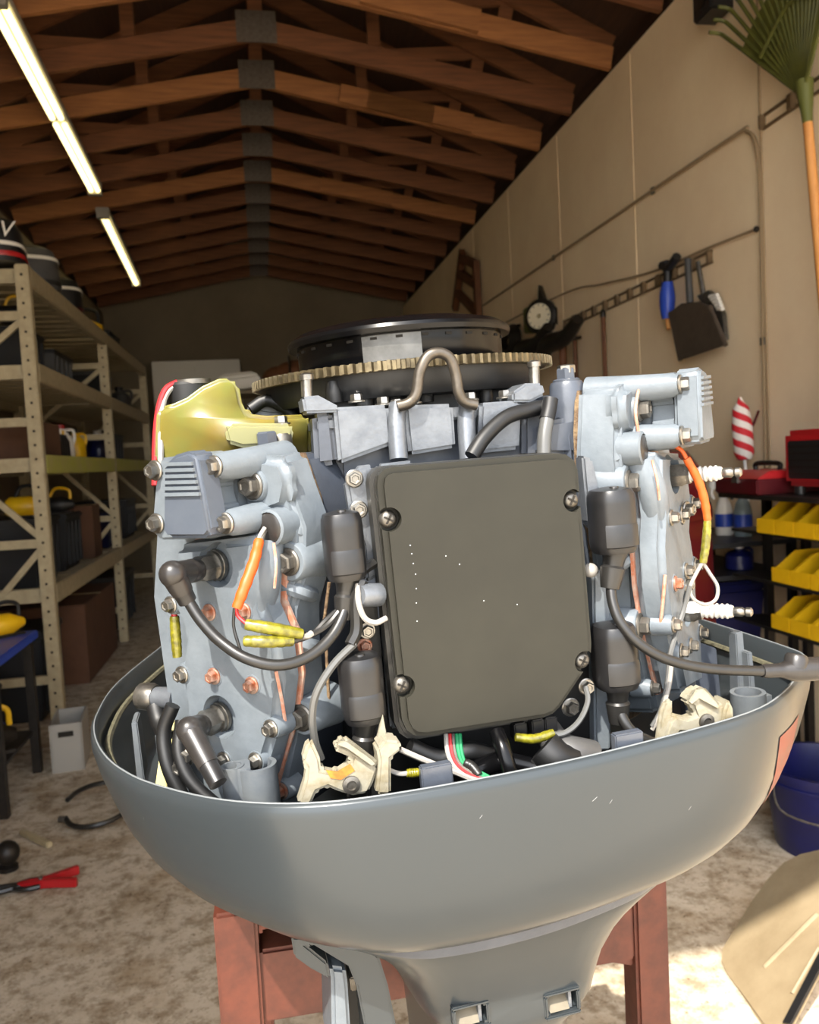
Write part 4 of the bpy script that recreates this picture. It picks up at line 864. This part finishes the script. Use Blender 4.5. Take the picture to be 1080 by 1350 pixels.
# --- cylinder heads
HG = Vector((-.107, .055, .058)); S2 = math.sqrt(.5)
nL = Vector((-S2, -S2, 0)); uL = Vector((S2, -S2, 0))
def hp(px, py, off):
    q = eplane(px, py, HG+nL*off, nL)-HG; return (q.dot(uL), q.z)
def make_head(side):
    lift = .03 if side > 0 else 0
    def hm(u, w, n):
        p = HG + uL*u + nL*n + Vector((0, 0, w)); return Vector((-p.x, p.y, p.z+lift)) if side > 0 else p
    nv = Vector((side*S2, -S2, 0)); uv = Vector((-side*S2, -S2, 0))
    P = lambda px, py, off: hm(*hp(px, py, off), off)
    poly = lambda px, off: [hp(a, b, off) for a, b in px]
    # bank of the block behind the gasket
    MB().prism(poly([(250, 604), (398, 600), (418, 660), (424, 760), (414, 860), (420, 930), (396, 1010), (380, 1080), (280, 1080), (265, 900), (250, 780)], 0), hm, -.075, -.004).build('cylinder_bank', 'paint_dark', blk, bev=.004)
    MB().prism(poly([(248, 602), (399, 597), (420, 655), (428, 700), (426, 765), (415, 800), (415, 862), (423, 930), (399, 1005), (383, 1080), (280, 1080), (262, 900), (248, 780)], 0), hm, -.004, 0).build('head_gasket', 'gasket', blk)
    hd = MB().prism(poly([(225, 600), (385, 597), (400, 640), (418, 690), (416, 760), (405, 800), (406, 860), (414, 925), (398, 1000), (380, 1075), (250, 1075), (232, 900), (215, 780)], .02), hm, .0, .036, .02).build('cylinder_head', 'paint', eng, bev=.005, seg=3, label='%s cylinder head' % ('left' if side < 0 else 'right'))
    MB().prism(poly([(228, 716), (338, 702), (350, 760), (348, 800), (366, 842), (373, 900), (366, 960), (350, 1012), (334, 1072), (252, 1072), (240, 1000), (242, 930), (234, 885), (242, 835), (222, 790)], .062), hm, .036, .0385, -.006).build('cover_gasket', 'rust_line', hd)
    # head cover with plug wells
    cov = poly([(228, 716), (338, 702), (350, 760), (348, 800), (366, 842), (373, 900), (366, 960), (350, 1012), (334, 1072), (252, 1072), (240, 1000), (242, 930), (234, 885), (242, 835), (222, 790)], .062)
    cuts = []
    for a, b in ((285, 745), (290, 945)):
        c = MB(); p = P(a, b, .062); c.lathe(p-nv*.014, nv, [(.016, 0), (.0185, .04)], 28); cuts.append(c)
    hc = MB().prism(cov, hm, .0385, .0625, .03).build('head_cover', 'paint', hd, bev=.0055, seg=3, cuts=cuts, smooth=45)
    # swellings on the cover and the head
    MB().tube([P(352, 715, .045), P(348, 760, .052), P(344, 800, .050), P(352, 830, .046)], .0125, 14).build('water_passage', 'paint', hd)
    MB().tube([P(366, 850, .044), P(372, 900, .046), P(364, 960, .044), P(352, 1010, .042)], .011, 14).build('water_passage', 'paint', hd)
    for a, b, r, of in ((335, 640, .0125, .042), (383, 740, .015, .036), (400, 945, .014, .036)):
        p = P(a, b, of); MB().lathe(p-nv*.034, nv, [(r*1.25, 0), (r*1.08, .02), (r, .0345), (r*.92, .036)], 24).build('bolt_boss', 'paint', hd)
        inst(BIG if side < 0 or b < 900 else BIG, 'bolt', hd, p+nv*.0015, nv, 1.0)
    for a, b in ((393, 700), (398, 780), (404, 850)): MB().tube([P(a-25, b-8, .034), P(a, b, .030), P(a+14, b+4, .015)], .006, 8).build('cast_rib', 'paint', hd)
    sm = [(277, 807, 1), (323, 806, 1), (241, 889, 0), (283, 891, 1), (333, 903, 1), (247, 991, 0), (338, 1003, 0), (296, 1002, 0), (226, 797, 0), (372, 1042, 2), (358, 960, 0)]
    for a, b, k_ in sm:
        p = P(a, b, .0625 if k_ < 2 else .036); MB().lathe(p-nv*.016, nv, [(.0095, 0), (.0085, .014), (.0076, .0165)], 18).build('bolt_boss', 'paint', hd); inst(BOLTR if (k_ and (side < 0 or b == 903)) else BOLT, 'bolt', hd, p+nv*.0006, nv, 1.0)
    # thermostat housing
    MB().prism(poly([(262, 607), (330, 599), (362, 605), (373, 640), (366, 674), (338, 684), (305, 703), (264, 706)], .05), hm, .025, .041, .05).build('thermostat_body', 'paint', hd, bev=.006, seg=3, smooth=60)
    MB().loft([[hm(u, w, n) for u, w in ((-.088, .006), (-.036, .006), (-.036, .056), (-.088, .056))] for n in (0, .056)]).build('thermostat_core', 'paint', hd, bev=.006, seg=3)
    MB().prism(poly([(212, 604), (268, 596), (290, 606), (297, 622), (282, 640), (290, 668), (308, 684), (303, 700), (280, 710), (212, 712), (200, 700), (205, 640)], .070), hm, .050, .071).build('thermostat_flange', 'paint', hd, bev=.002)
    tc_ = MB().prism(poly([(214, 614), (228, 600), (248, 594), (258, 602), (277, 702), (271, 710), (220, 710), (213, 701)], .092), hm, .071, .092).build('thermostat_cover', 'paint_shaded' if side < 0 else 'paint', hd, bev=.003, seg=3)  # left cover: its darker side is painted into the material
    for i in range(6):
        yy = 611+8*i; xr = 255+i*1.9
        u0, w0 = hp(217, yy+1, .092); u1, w1 = hp(xr, yy, .092)
        m = MB(); m.loft([[hm(u, w, n) for u, w, n in ((u0, w0-.0012, .0915), (u1, w1-.0012, .0915), (u1, w1-.0012, .0938), (u0, w0-.0012, .0938))], [hm(u, w, n) for u, w, n in ((u0, w0+.0012, .0915), (u1, w1+.0012, .0915), (u1, w1+.0012, .0938), (u0, w0+.0012, .0938))]]); m.build('cooling_fin', 'paint', tc_)
    for a, b in ((283, 615), (298, 690)):
        p = P(a, b, .0765); MB().lathe(p-nv*.075, nv, [(.0145, 0), (.0120, .030), (.0096, .07), (.0082, .0725), (.0078, .0745)], 20).build('bolt_boss', 'paint', hd); inst(BOLT, 'bolt', hd, p, nv, 1.15)
    for a, b in ((205, 620), (207, 690)): inst(BOLT, 'bolt', hd, P(a, b, .0715), nv, 1.15)
    # temperature sensor
    p = P(355, 696, .05); MB().lathe(p-nv*.03, nv, [(.014, 0), (.0135, .03), (.0115, .031), (.0112, .026)], 24).build('sensor_rim', 'paint', hd); MB().lathe(p-nv*.012, nv, [(.0112, 0), (.0112, .012), (.009, .0135)], 20).build('sensor', 'boot_rubber', hd)
    # rust runs below the sensor
    MB().tube([P(361, 716, .0595), P(364, 745, .063), P(362, 775, .063)], .0011, 6).build('rust_run', 'rust_line', hd)
    MB().tube([P(364, 885, .0615), P(372, 925, .058), P(378, 965, .053)], .0014, 6).build('rust_run', 'rust_line', hd)
    # side nipple
    if side < 0:
        p = P(233, 921, .03); q = EP(192, 918, .16); MB().cyl(p, q, .0095, .0085, 16).build('hose_nipple', 'cast_silver', hd); MB().lathe(q, p-q, [(.0115, -.004), (.012, .006), (.010, .012)], 18).build('nipple_collar', 'steel', hd)
    # spark plugs
    for k_, (a, b) in enumerate(((285, 745), (290, 945))):
        p = P(a, b, .050); pl = MB().lathe(p, nv, [(.0125, 0), (.0125, .003), (.0115, .0032), (.0115, .006)], 20).build('spark_plug', 'steel', hd)
        MB().lathe(p, nv, [(.0104, .006), (.0104, .016), (.0085, .019), (.0085, .022)], 6).build('plug_hex', 'steel', pl)
        if side > 0:
            pf = [(.0075, .019)]
            for j in range(6): pf += [(.0066, .021+j*.0042), (.0066, .0222+j*.0042), (.0056, .0228+j*.0042), (.0056, .0246+j*.0042)]
            pf += [(.0048, .0475)]
            MB().lathe(p, nv, pf, 20).build('insulator', 'ceramic', pl); MB().lathe(p, nv, [(.003, .047), (.0042, .049), (.0042, .0545), (.0028, .0565), (.004, .058), (.004, .0615), (.0022, .063)], 16).build('terminal', 'steel', pl)
        else:
            e = P(*((228, 757) if k_ == 0 else (250, 962)), .108 if k_ == 0 else .10); c0 = p+nv*.020
            boot = MB(); boot.lathe(c0, e-c0, [(.0082, 0), (.0088, .004), (.0088, .014), (.0080, .016), (.0085, .018), (.0088, (e-c0).length)], 20)
            boot.ball(e, .0096, 18); bt = boot.build('plug_boot', 'boot_rubber', pl)
            q = EP(*((247, 792) if k_ == 0 else (287, 1032)), .018 if k_ == 0 else -.002)
            MB().lathe(e, q-e, [(.0088, 0), (.0080, (q-e).length*.5), (.0074, (q-e).length*.68)], 18).build('boot_sleeve', 'boot_rubber', bt)
            MB().lathe(e.lerp(q, .66), q-e, [(.0068, 0), (.0064, (q-e).length*.36), (.0050, (q-e).length*.37)], 18).build('boot_tip', 'black_plastic', bt)
    return hd
hdl = make_head(-1); hdr = make_head(1)

# big nut on the left bank
q = EP(353, 590, .09); MB().lathe(q, (0, 0, 1), [(.0125, -.012), (.0125, .0), (.010, .002)], 22).build('bolt_boss', 'paint_dark', hdl); MB().lathe(q, (0, 0, 1), [(.0085, .001), (.0085, .011), (.007, .0125)], 6).build('bolt', 'paint_dark', hdl, smooth=25)
q = EP(371, 575, .10); MB().lathe(q, (0, 0, 1), [(.0085, -.02), (.0085, .0), (.007, .002)], 18).build('spacer', 'dull_steel', hdl)

# --- ignition control box
OUT = [(499, 640), (501, 627), (508, 619), (518, 616), (735, 598), (749, 599), (760, 607), (765, 620), (783, 850), (782, 866), (776, 882), (741, 934), (732, 943), (720, 948), (562, 973), (548, 972), (538, 965), (532, 952)]
YE = -.004
rec = ((514, 685), (757, 660), (532, 906), (772, 873))
cuts = []
for a, b in rec:
    p = EP(a, b, YE); c = MB(); c.cyl((p.x, YE-.01, p.z), (p.x, YE+.010, p.z), .0086, n=24); cuts.append(c)
def inset(px, k):
    cx = sum(p[0] for p in px)/len(px); cy = sum(p[1] for p in px)/len(px); return [(cx+(a-cx)*k, cy+(b-cy)*k) for a, b in px]
ecu = MB().prism(exz(OUT, YE), fy, YE, .012).build('control_box_cover', 'ecu_black', eng, bev=.0042, seg=4, cuts=cuts, smooth=30, label='dusty black ignition control box cover')
MB().prism(exz(inset([(a-9, b+1) for a, b in OUT], 1.012), .012), fy, .0125, .034).build('control_box_body', 'ecu_side', ecu, bev=.003)
slab([(488, 634), (500, 612), (545, 607), (530, 960), (515, 962)], .035, .045, 'mounting_plate', 'cast_silver', .002, ecu)
for a, b in rec:
    p = EP(a, b, YE); MB().lathe((p.x, YE+.009, p.z), (0, -1, 0), [(.0062, 0), (.0062, .003), (.0045, .0052), (.002, .006)], 20).build('screw', 'dull_steel', ecu)
    m = MB(); rt = Matrix.Rotation(R(30), 3, 'Y'); m.box((p.x, YE+.0035, p.z), (.0075, .0026, .0014), rt); m.box((p.x, YE+.0035, p.z), (.0014, .0026, .0075), rt); m.build('screw_slot', 'hole', ecu)
# small light specks on the cover
for a, b in ((541, 719), (543, 730), (545, 743), (548, 757), (549, 776), (549, 795), (550, 819), (588, 733), (606, 744), (682, 797), (638, 792)):
    p = EP(a, b, YE); MB().lathe((p.x, YE+.00005, p.z), (0, -1, 0), [(.0006, 0), (.0003, .0002)], 8).build('paint_speck', 'scratch', ecu)
# silver bracket left of the box
bk = slab([(455, 634), (470, 615), (494, 612), (500, 640), (500, 760), (482, 770), (478, 720), (462, 680)], .035, .05, 'coil_bracket', 'cast_silver', .003)
for a, b in ((467, 631), (473, 672)): inst(BOLT, 'bolt', bk, EP(a, b, .035), (0, -1, 0), 1.0)
p = EP(500, 784, .012); q = EP(474, 785, .004); MB().lathe(p, q-p, [(.0085, 0), (.0085, (q-p).length*.8), (.007, (q-p).length)], 20).build('cable_grommet', 'cast_silver', bk)
slab([(768, 600), (782, 605), (790, 640), (786, 700), (776, 690)], .03, .045, 'coil_bracket', 'cast_silver', .002)
slab([(782, 752), (800, 752), (806, 770), (806, 990), (785, 990)], .04, .07, 'coil_bracket', 'paint', .002)

# --- ignition coils with their leads
def coil(cx, top, bot, w, y, stem, lab):
    c = EP(cx, (top+bot)/2, y); zt_ = EP(cx, top+8, y).z; zb = EP(cx, bot, y).z; r = w/2
    out = []
    for i in range(24):
        a = 2*math.pi*i/24; e = .62 if math.sin(a) > 0 else .85
        out.append((math.copysign(abs(math.cos(a))**e, math.cos(a))*r, math.copysign(abs(math.sin(a))**e, math.sin(a))*r*1.02))
    lv = ((.88, zb), (.96, zb+.003), (1, zb+.008), (1, zt_-.010), (.97, zt_-.004), (.86, zt_), (.3, zt_+.0022))
    o_ = MB().loft([[Vector((c.x+x*k, c.y+yy*k, z)) for x, yy in out] for k, z in lv]).build('ignition_coil', 'black_plastic', eng, smooth=45, label=lab)
    h = zt_-zb
    g = [i for i in range(24) if -.80 < out[i][0]/r < .80 and out[i][1] < 0]
    seg_ = sorted(((out[i][0], out[i][1]) for i in g))
    MB().loft([[Vector((c.x+x*k, c.y+yy*k, z)) for x, yy in seg_] for k, z in ((1.0, zb+h*.10), (1.05, zb+h*.12), (1.05, zb+h*.42), (1.0, zb+h*.47))], False, False, closed=False).build('coil_label_step', 'black_plastic', o_)
    MB().lathe((c.x, c.y-r*.3, zt_+.0012), (0, 0, 1), [(.004, 0), (.0035, .0014)], 12).build('coil_mark', 'rubber', o_)
    MB().lathe((c.x, c.y, zb+.001), Vector(stem)-Vector((c.x, c.y, zb)), [(r*.62, 0), (r*.5, .007), (r*.46, .012), (r*.56, .014), (r*.50, .022), (r*.42, .03)], 18).build('coil_neck', 'rubber', o_)
    return o_
c1 = coil(453, 668, 764, .0295, .014, EP(455, 800, .012), 'upper left ignition coil')
c2 = coil(477, 856, 950, .0315, .004, EP(480, 985, .004), 'lower left ignition coil')
c3 = coil(808, 637, 728, .035, .020, EP(806, 765, .018), 'upper right ignition coil')
c4 = coil(811, 815, 906, .0345, .018, EP(815, 940, .018), 'lower right ignition coil')
MB().tube([EP(456, 785, .012), EP(454, 806, .008), EP(438, 838, .0), EP(408, 865, -.008), EP(368, 877, -.012), EP(325, 868, -.008), EP(290, 845, .002), EP(265, 818, .010), EP(250, 795, .016)], .0040, 12).build('ignition_cable', 'rubber', c1)
MB().tube([EP(806, 762, .018), EP(807, 790, .012), EP(818, 820, .004), EP(845, 850, -.004), EP(885, 871, -.008), EP(940, 882, -.010), EP(1012, 885, -.010)], .0041, 12).build('ignition_cable', 'rubber', c3)
p = EP(1005, 885, -.010); q = EP(1150, 878, -.012); d = q-p
MB().lathe(p, d, [(.0050, 0), (.0056, .003), (.0056, .016), (.0064, .019), (.0080, .024), (.0092, .028), (.0096, .045), (.0092, .062), (.0090, .085)], 22).build('plug_boot', 'boot_rubber', c3)
p2 = p+d.normalized()*.030; MB().lathe(p2+Vector((0, 0, .002)), Vector((.3, .1, 1)), [(.0092, 0), (.0090, .008), (.0072, .0105)], 18).build('boot_elbow', 'boot_rubber', c3)
MB().tube([EP(815, 925, .018), EP(820, 945, .012), EP(835, 966, .006), EP(862, 980, .004), EP(885, 990, .01)], .0045, 10).build('ignition_cable', 'rubber', c4)
MB().tube([EP(480, 970, .004), EP(480, 1010, .004), EP(470, 1050, .01)], .0075, 10).build('ignition_cable', 'rubber', c2)

# --- wiring on the left head
def wire(px, r, m, name='wire', parent=hdl, n=7):
    return MB().tube([EP(a, b, y) for a, b, y in px], r, n).build(name, m, parent)
def sleeve(px, r0, m, name, parent=hdl):
    return MB().tube([EP(a, b, y) for a, b, y in px], lambda s: r0*(.82+.18*math.sin(math.pi*s)**.5+.05*math.sin(s*34)), 10, 8).build(name, m, parent)
sleeve([(342, 712, .018), (335, 740, .008), (322, 775, .0), (312, 802, -.002)], .0040, 'orange_sleeve', 'orange_sleeve')
wire([(349, 696, .024), (343, 706, .020), (341, 714, .018)], .0016, 'white_wire'); wire([(350, 700, .024), (345, 712, .019), (340, 722, .016)], .0014, 'dull_steel')
wire([(311, 800, -.002), (314, 812, -.002), (326, 823, -.006)], .0013, 'red_wire'); wire([(309, 802, -.002), (308, 825, -.002), (314, 848, -.004), (320, 866, -.004)], .0011, 'rubber')
sleeve([(324, 823, -.006), (360, 829, -.010), (398, 836, -.006)], .0044, 'yellow_tape', 'wire_connector'); sleeve([(322, 845, -.008), (352, 846, -.012), (386, 845, -.008)], .0042, 'yellow_tape', 'wire_connector')
wire([(398, 836, -.006), (412, 836, .0), (430, 818, .006), (447, 803, .012)], .0022, 'rubber'); wire([(386, 845, -.008), (408, 838, -.002), (432, 824, .004), (452, 800, .010)], .0022, 'rubber')
wire([(399, 838, -.006), (406, 838, -.004), (411, 835, -.002)], .0024, 'white_wire')
wire([(228, 772, .09), (229, 800, .09), (231, 825, .09)], .0024, 'red_wire'); sleeve([(230, 812, .09), (232, 840, .09), (234, 866, .09)], .0042, 'yellow_tape', 'wire_connector')
wire([(472, 770, .006), (473, 795, .0), (481, 815, -.004), (495, 821, -.004), (509, 815, .0)], .0021, 'white_wire', parent=ecu)
wire([(478, 765, .008), (470, 790, .006), (470, 830, .004), (462, 850, .0)], .0045, 'rubber', parent=ecu)
wire([(468, 848, .0), (440, 876, -.004), (418, 912, -.006), (412, 945, -.004), (416, 978, .0), (424, 1000, .004)], .0028, 'grey_tube', 'overflow_tube', ecu)
wire([(493, 742, .02), (475, 755, .014), (462, 775, .012), (455, 790, .014)], .004, 'rubber', parent=ecu)
inst(BOLT, 'bolt', ecu, EP(484, 831, .03), (0, -1, 0), 1.0); inst(BOLTR, 'bolt', ecu, EP(481, 851, .03), (0, -1, 0), .9)
slab([(470, 790), (498, 790), (512, 960), (490, 980), (478, 900)], .038, .08, 'dark_bracket', 'black_part', .003)
for (a, b, y), (c, d_, y2), w in (((434, 768, .035), (426, 830, .04), .0013), ((430, 850, .04), (434, 930, .04), .0013)): MB().cyl(EP(a, b, y), EP(c, d_, y2), w, n=10).build('gasket_edge', 'gasket', hdl)
# hoses on top of the block
wire([(622, 602, .05), (640, 575, .055), (668, 550, .062), (700, 540, .068), (722, 536, .07)], .0062, 'black_part', 'hose', blk, 12)
wire([(724, 530, .062), (722, 550, .058), (718, 575, .054), (717, 605, .05)], .0058, 'grey_tube', 'hose', blk, 12); wire([(726, 526, .0615), (724, 540, .0595), (721, 553, .0575)], .0063, 'black_part', 'hose_sleeve', blk, 12)
MB().tube([EP(771, 515, .075), EP(770, 545, .075), EP(772, 590, .075)], lambda s: .0035+.0008*math.sin(s*40), 7, 10).build('sealant_bead', 'gasket', blk)

# --- wiring on the right
sleeve([(905, 604, .03), (920, 632, .03), (929, 660, .03), (933, 686, .03)], .0036, 'orange_sleeve', 'orange_sleeve', hdr)
wire([(845, 500, .04), (838, 540, .03), (842, 575, .03), (838, 610, .03)], .0013, 'rust_line', parent=hdr)
wire([(890, 588, .035), (899, 594, .032), (906, 606, .03)], .0017, 'orange_sleeve', parent=hdr)
sleeve([(933, 686, .03), (931, 715, .03), (927, 742, .03)], .0036, 'yellow_tape', 'wire_connector', hdr)
wire([(926, 742, .03), (917, 758, .03), (910, 775, .03), (914, 789, .03), (930, 797, .03), (944, 790, .03), (946, 773, .03), (936, 756, .03), (927, 742, .03)], .0015, 'white_wire', 'wire_loop', hdr)
wire([(910, 772, .03), (903, 800, .03), (893, 832, .025), (884, 862, .02), (880, 900, .015), (872, 935, .012), (860, 958, .012)], .0021, 'grey_tube', parent=hdr)
wire([(860, 962, .012), (872, 940, .010), (882, 905, .012), (886, 870, .016)], .0019, 'white_wire', parent=hdr)
MB().ball(EP(779, 752, .03), .006, 12).build('rubber_plug', 'white_wire', ecu)
# throttle link hardware on the right head
for a, b, s in ((883, 678, 1), (905, 672, 1.1), (893, 685, .9), (880, 778, 1.1), (905, 770, 1)): inst(BOLT, 'bolt', hdr, EP(a, b, .06), (.5, -.8, 0), s)
MB().tube([EP(868, 668, .07), EP(890, 676, .06), EP(912, 672, .06)], .0045, 8).build('link_rod', 'steel', hdr)
MB().tube([EP(868, 782, .07), EP(890, 776, .06), EP(912, 770, .06)], .0045, 8).build('link_rod', 'steel', hdr)

# --- hood latches
def latch(px, post, pivot, stain, y, lab):
    l = slab(px, y, y+.012, 'hood_latch', 'latch_beige', .0022); l['label'] = lab
    slab(post, y-.004, y+.016, 'latch_post', 'latch_beige', .002, l)
    p = EP(*pivot, y); MB().lathe(p, (0, -1, 0), [(.0062, -.002), (.0062, .002), (.0035, .0028), (.003, .0015)], 18).build('pivot_pin', 'dull_steel', l)
    slab(stain, y-.0006, y+.001, 'rust_patch', 'rust_stain', 0, l)
    return l
l1 = latch([(392, 1062), (402, 1030), (404, 1012), (398, 1004), (404, 984), (412, 977), (422, 1000), (424, 1016), (444, 1020), (462, 1008), (464, 1000), (440, 990), (444, 979), (456, 974), (492, 1002), (500, 1012), (492, 1034), (486, 1046), (466, 1050), (446, 1044), (432, 1038), (418, 1044), (410, 1062)],
      [(496, 1048), (500, 1005), (497, 988), (508, 976), (528, 978), (531, 988), (516, 1000), (516, 1048)], (463, 1034), [(430, 1016), (445, 1018), (462, 1008), (468, 1016), (450, 1028), (436, 1026)], -.022, 'weathered beige left hood latch')
slab([(440, 984), (446, 976), (458, 974), (494, 1000), (500, 1008), (490, 1014), (456, 990)], -.026, -.022, 'latch_lever', 'latch_beige', .003, l1)
slab([(496, 980), (505, 942), (512, 980)], -.012, -.008, 'latch_spring_clip', 'latch_beige', .0005, l1)
l2 = latch([(872, 990), (884, 952), (892, 944), (908, 948), (918, 944), (914, 932), (904, 926), (910, 914), (924, 906), (934, 910), (950, 928), (964, 930), (966, 938), (955, 945), (953, 962), (944, 971), (930, 975), (912, 966), (898, 966), (890, 980), (888, 990)],
      [(952, 975), (956, 938), (962, 922), (968, 935), (971, 968), (960, 982)], (931, 951), [(948, 956), (966, 940), (969, 965), (952, 976)], -.018, 'weathered beige right hood latch')
slab([(906, 926), (918, 908), (930, 906), (952, 930), (948, 938), (922, 924), (912, 932)], -.0215, -.018, 'latch_lever', 'latch_beige', .003, l2)
slab([(866, 985), (872, 940), (878, 925), (888, 922), (888, 990)], -.010, -.004, 'latch_post', 'latch_beige', .002, l2)

# --- low down behind the rim
low = MB(); low.mm((-.10, .05, -.21), (.12, .20, -.07)); low = low.build('exhaust_cover', 'black_part', eng, bev=.01)
MB().tube([EP(655, 965, .0), EP(664, 990, -.012), EP(676, 1030, -.02)], .0060, 12).build('drain_rod', 'black_gloss', low)
MB().tube([EP(780, 1000, .0), EP(752, 992, .0), EP(735, 982, .01), EP(720, 960, .03)], lambda s: .014-.003*s, 14).build('elbow_hose', 'grey_plastic', low)
MB().tube([EP(752, 1005, -.004), EP(735, 1003, -.006), EP(716, 985, .0)], .0145, 14).build('hose_clamp_sleeve', 'black_part', low)
wire([(620, 1020, .0), (660, 1005, .005), (700, 1012, .0), (745, 1020, -.01)], .008, 'black_gloss', 'hose', low, 10); wire([(540, 985, .01), (580, 1000, .01), (620, 990, .01), (660, 1000, .02)], .007, 'black_part', 'hose', low, 10)
for i, (mm_, dx) in enumerate((('white_wire', 0), ('red_wire', 5), ('dull_steel', 9), ('green_wire', 14), ('green_wire', 18))):
    wire([(588+dx, 968, .012), (590+dx, 990, .004), (597+dx, 1008, -.004), (612+dx*1.5, 1022, -.012), (640+dx, 1032, -.02)], .0018, mm_, parent=low)
sleeve([(612, 1005, -.005), (622, 1010, -.008), (632, 1022, -.014)], .0035, 'rubber', 'wire_sleeve', low)
wire([(528, 988, -.01), (560, 1002, -.012), (600, 1018, -.016), (640, 1035, -.02)], .0021, 'white_wire', parent=low)
wire([(512, 1015, -.014), (528, 1020, -.014), (545, 1018, -.014)], .0018, 'white_wire', parent=low); sleeve([(536, 1019, -.014), (545, 1019, -.014), (554, 1018, -.014)], .0032, 'yellow_tape', 'wire_connector', low)
wire([(772, 905, .01), (775, 925, .004), (764, 950, .0), (745, 966, -.002), (720, 970, .0)], .0022, 'grey_tube', parent=low); sleeve([(730, 966, -.002), (705, 974, -.002), (680, 972, .0)], .0036, 'yellow_tape', 'wire_connector', low)
inst(BOLT, 'bolt', low, EP(752, 932, .02), (0, -1, 0), 1.1); inst(BOLT, 'bolt', low, EP(773, 905, .02), (0, -1, 0), 1.0)
for a, b in ((685, 965), (708, 960), (725, 957)): p = EP(a, b, .012); MB().mm((p.x-.005, .008, p.z-.006), (p.x+.005, .02, p.z+.008)).build('connector_block', 'black_plastic', low, bev=.001)
# yellow strips and hoses at the left inside the tray
slab([(203, 1048), (212, 985), (222, 1048)], .10, .104, 'paper_strip', 'yellow_strip', .0005, lc); slab([(222, 965), (230, 940), (231, 985), (226, 998)], .12, .124, 'paper_strip', 'yellow_strip', .0005, lc)
wire([(228, 930, .10), (216, 965, .10), (222, 1010, .09), (245, 1060, .08)], .006, 'black_part', 'hose', lc, 10); wire([(240, 950, .08), (236, 990, .07), (252, 1030, .06), (290, 1066, .05)], .0052, 'black_part', 'hose', lc, 10)
wire([(205, 930, .15), (212, 955, .14), (226, 975, .12)], .008, 'black_part', 'hose', lc, 10)
for a, b in ((247, 996), (240, 1010)): inst(BOLT, 'bolt', hdl, EP(a, b, .07), (-.5, -.8, 0), 1.1)
# inside right wall of the tray
slab([(905, 840), (945, 855), (955, 960), (905, 950)], .14, .15, 'inner_shield', 'paint_dark', .001, lc)
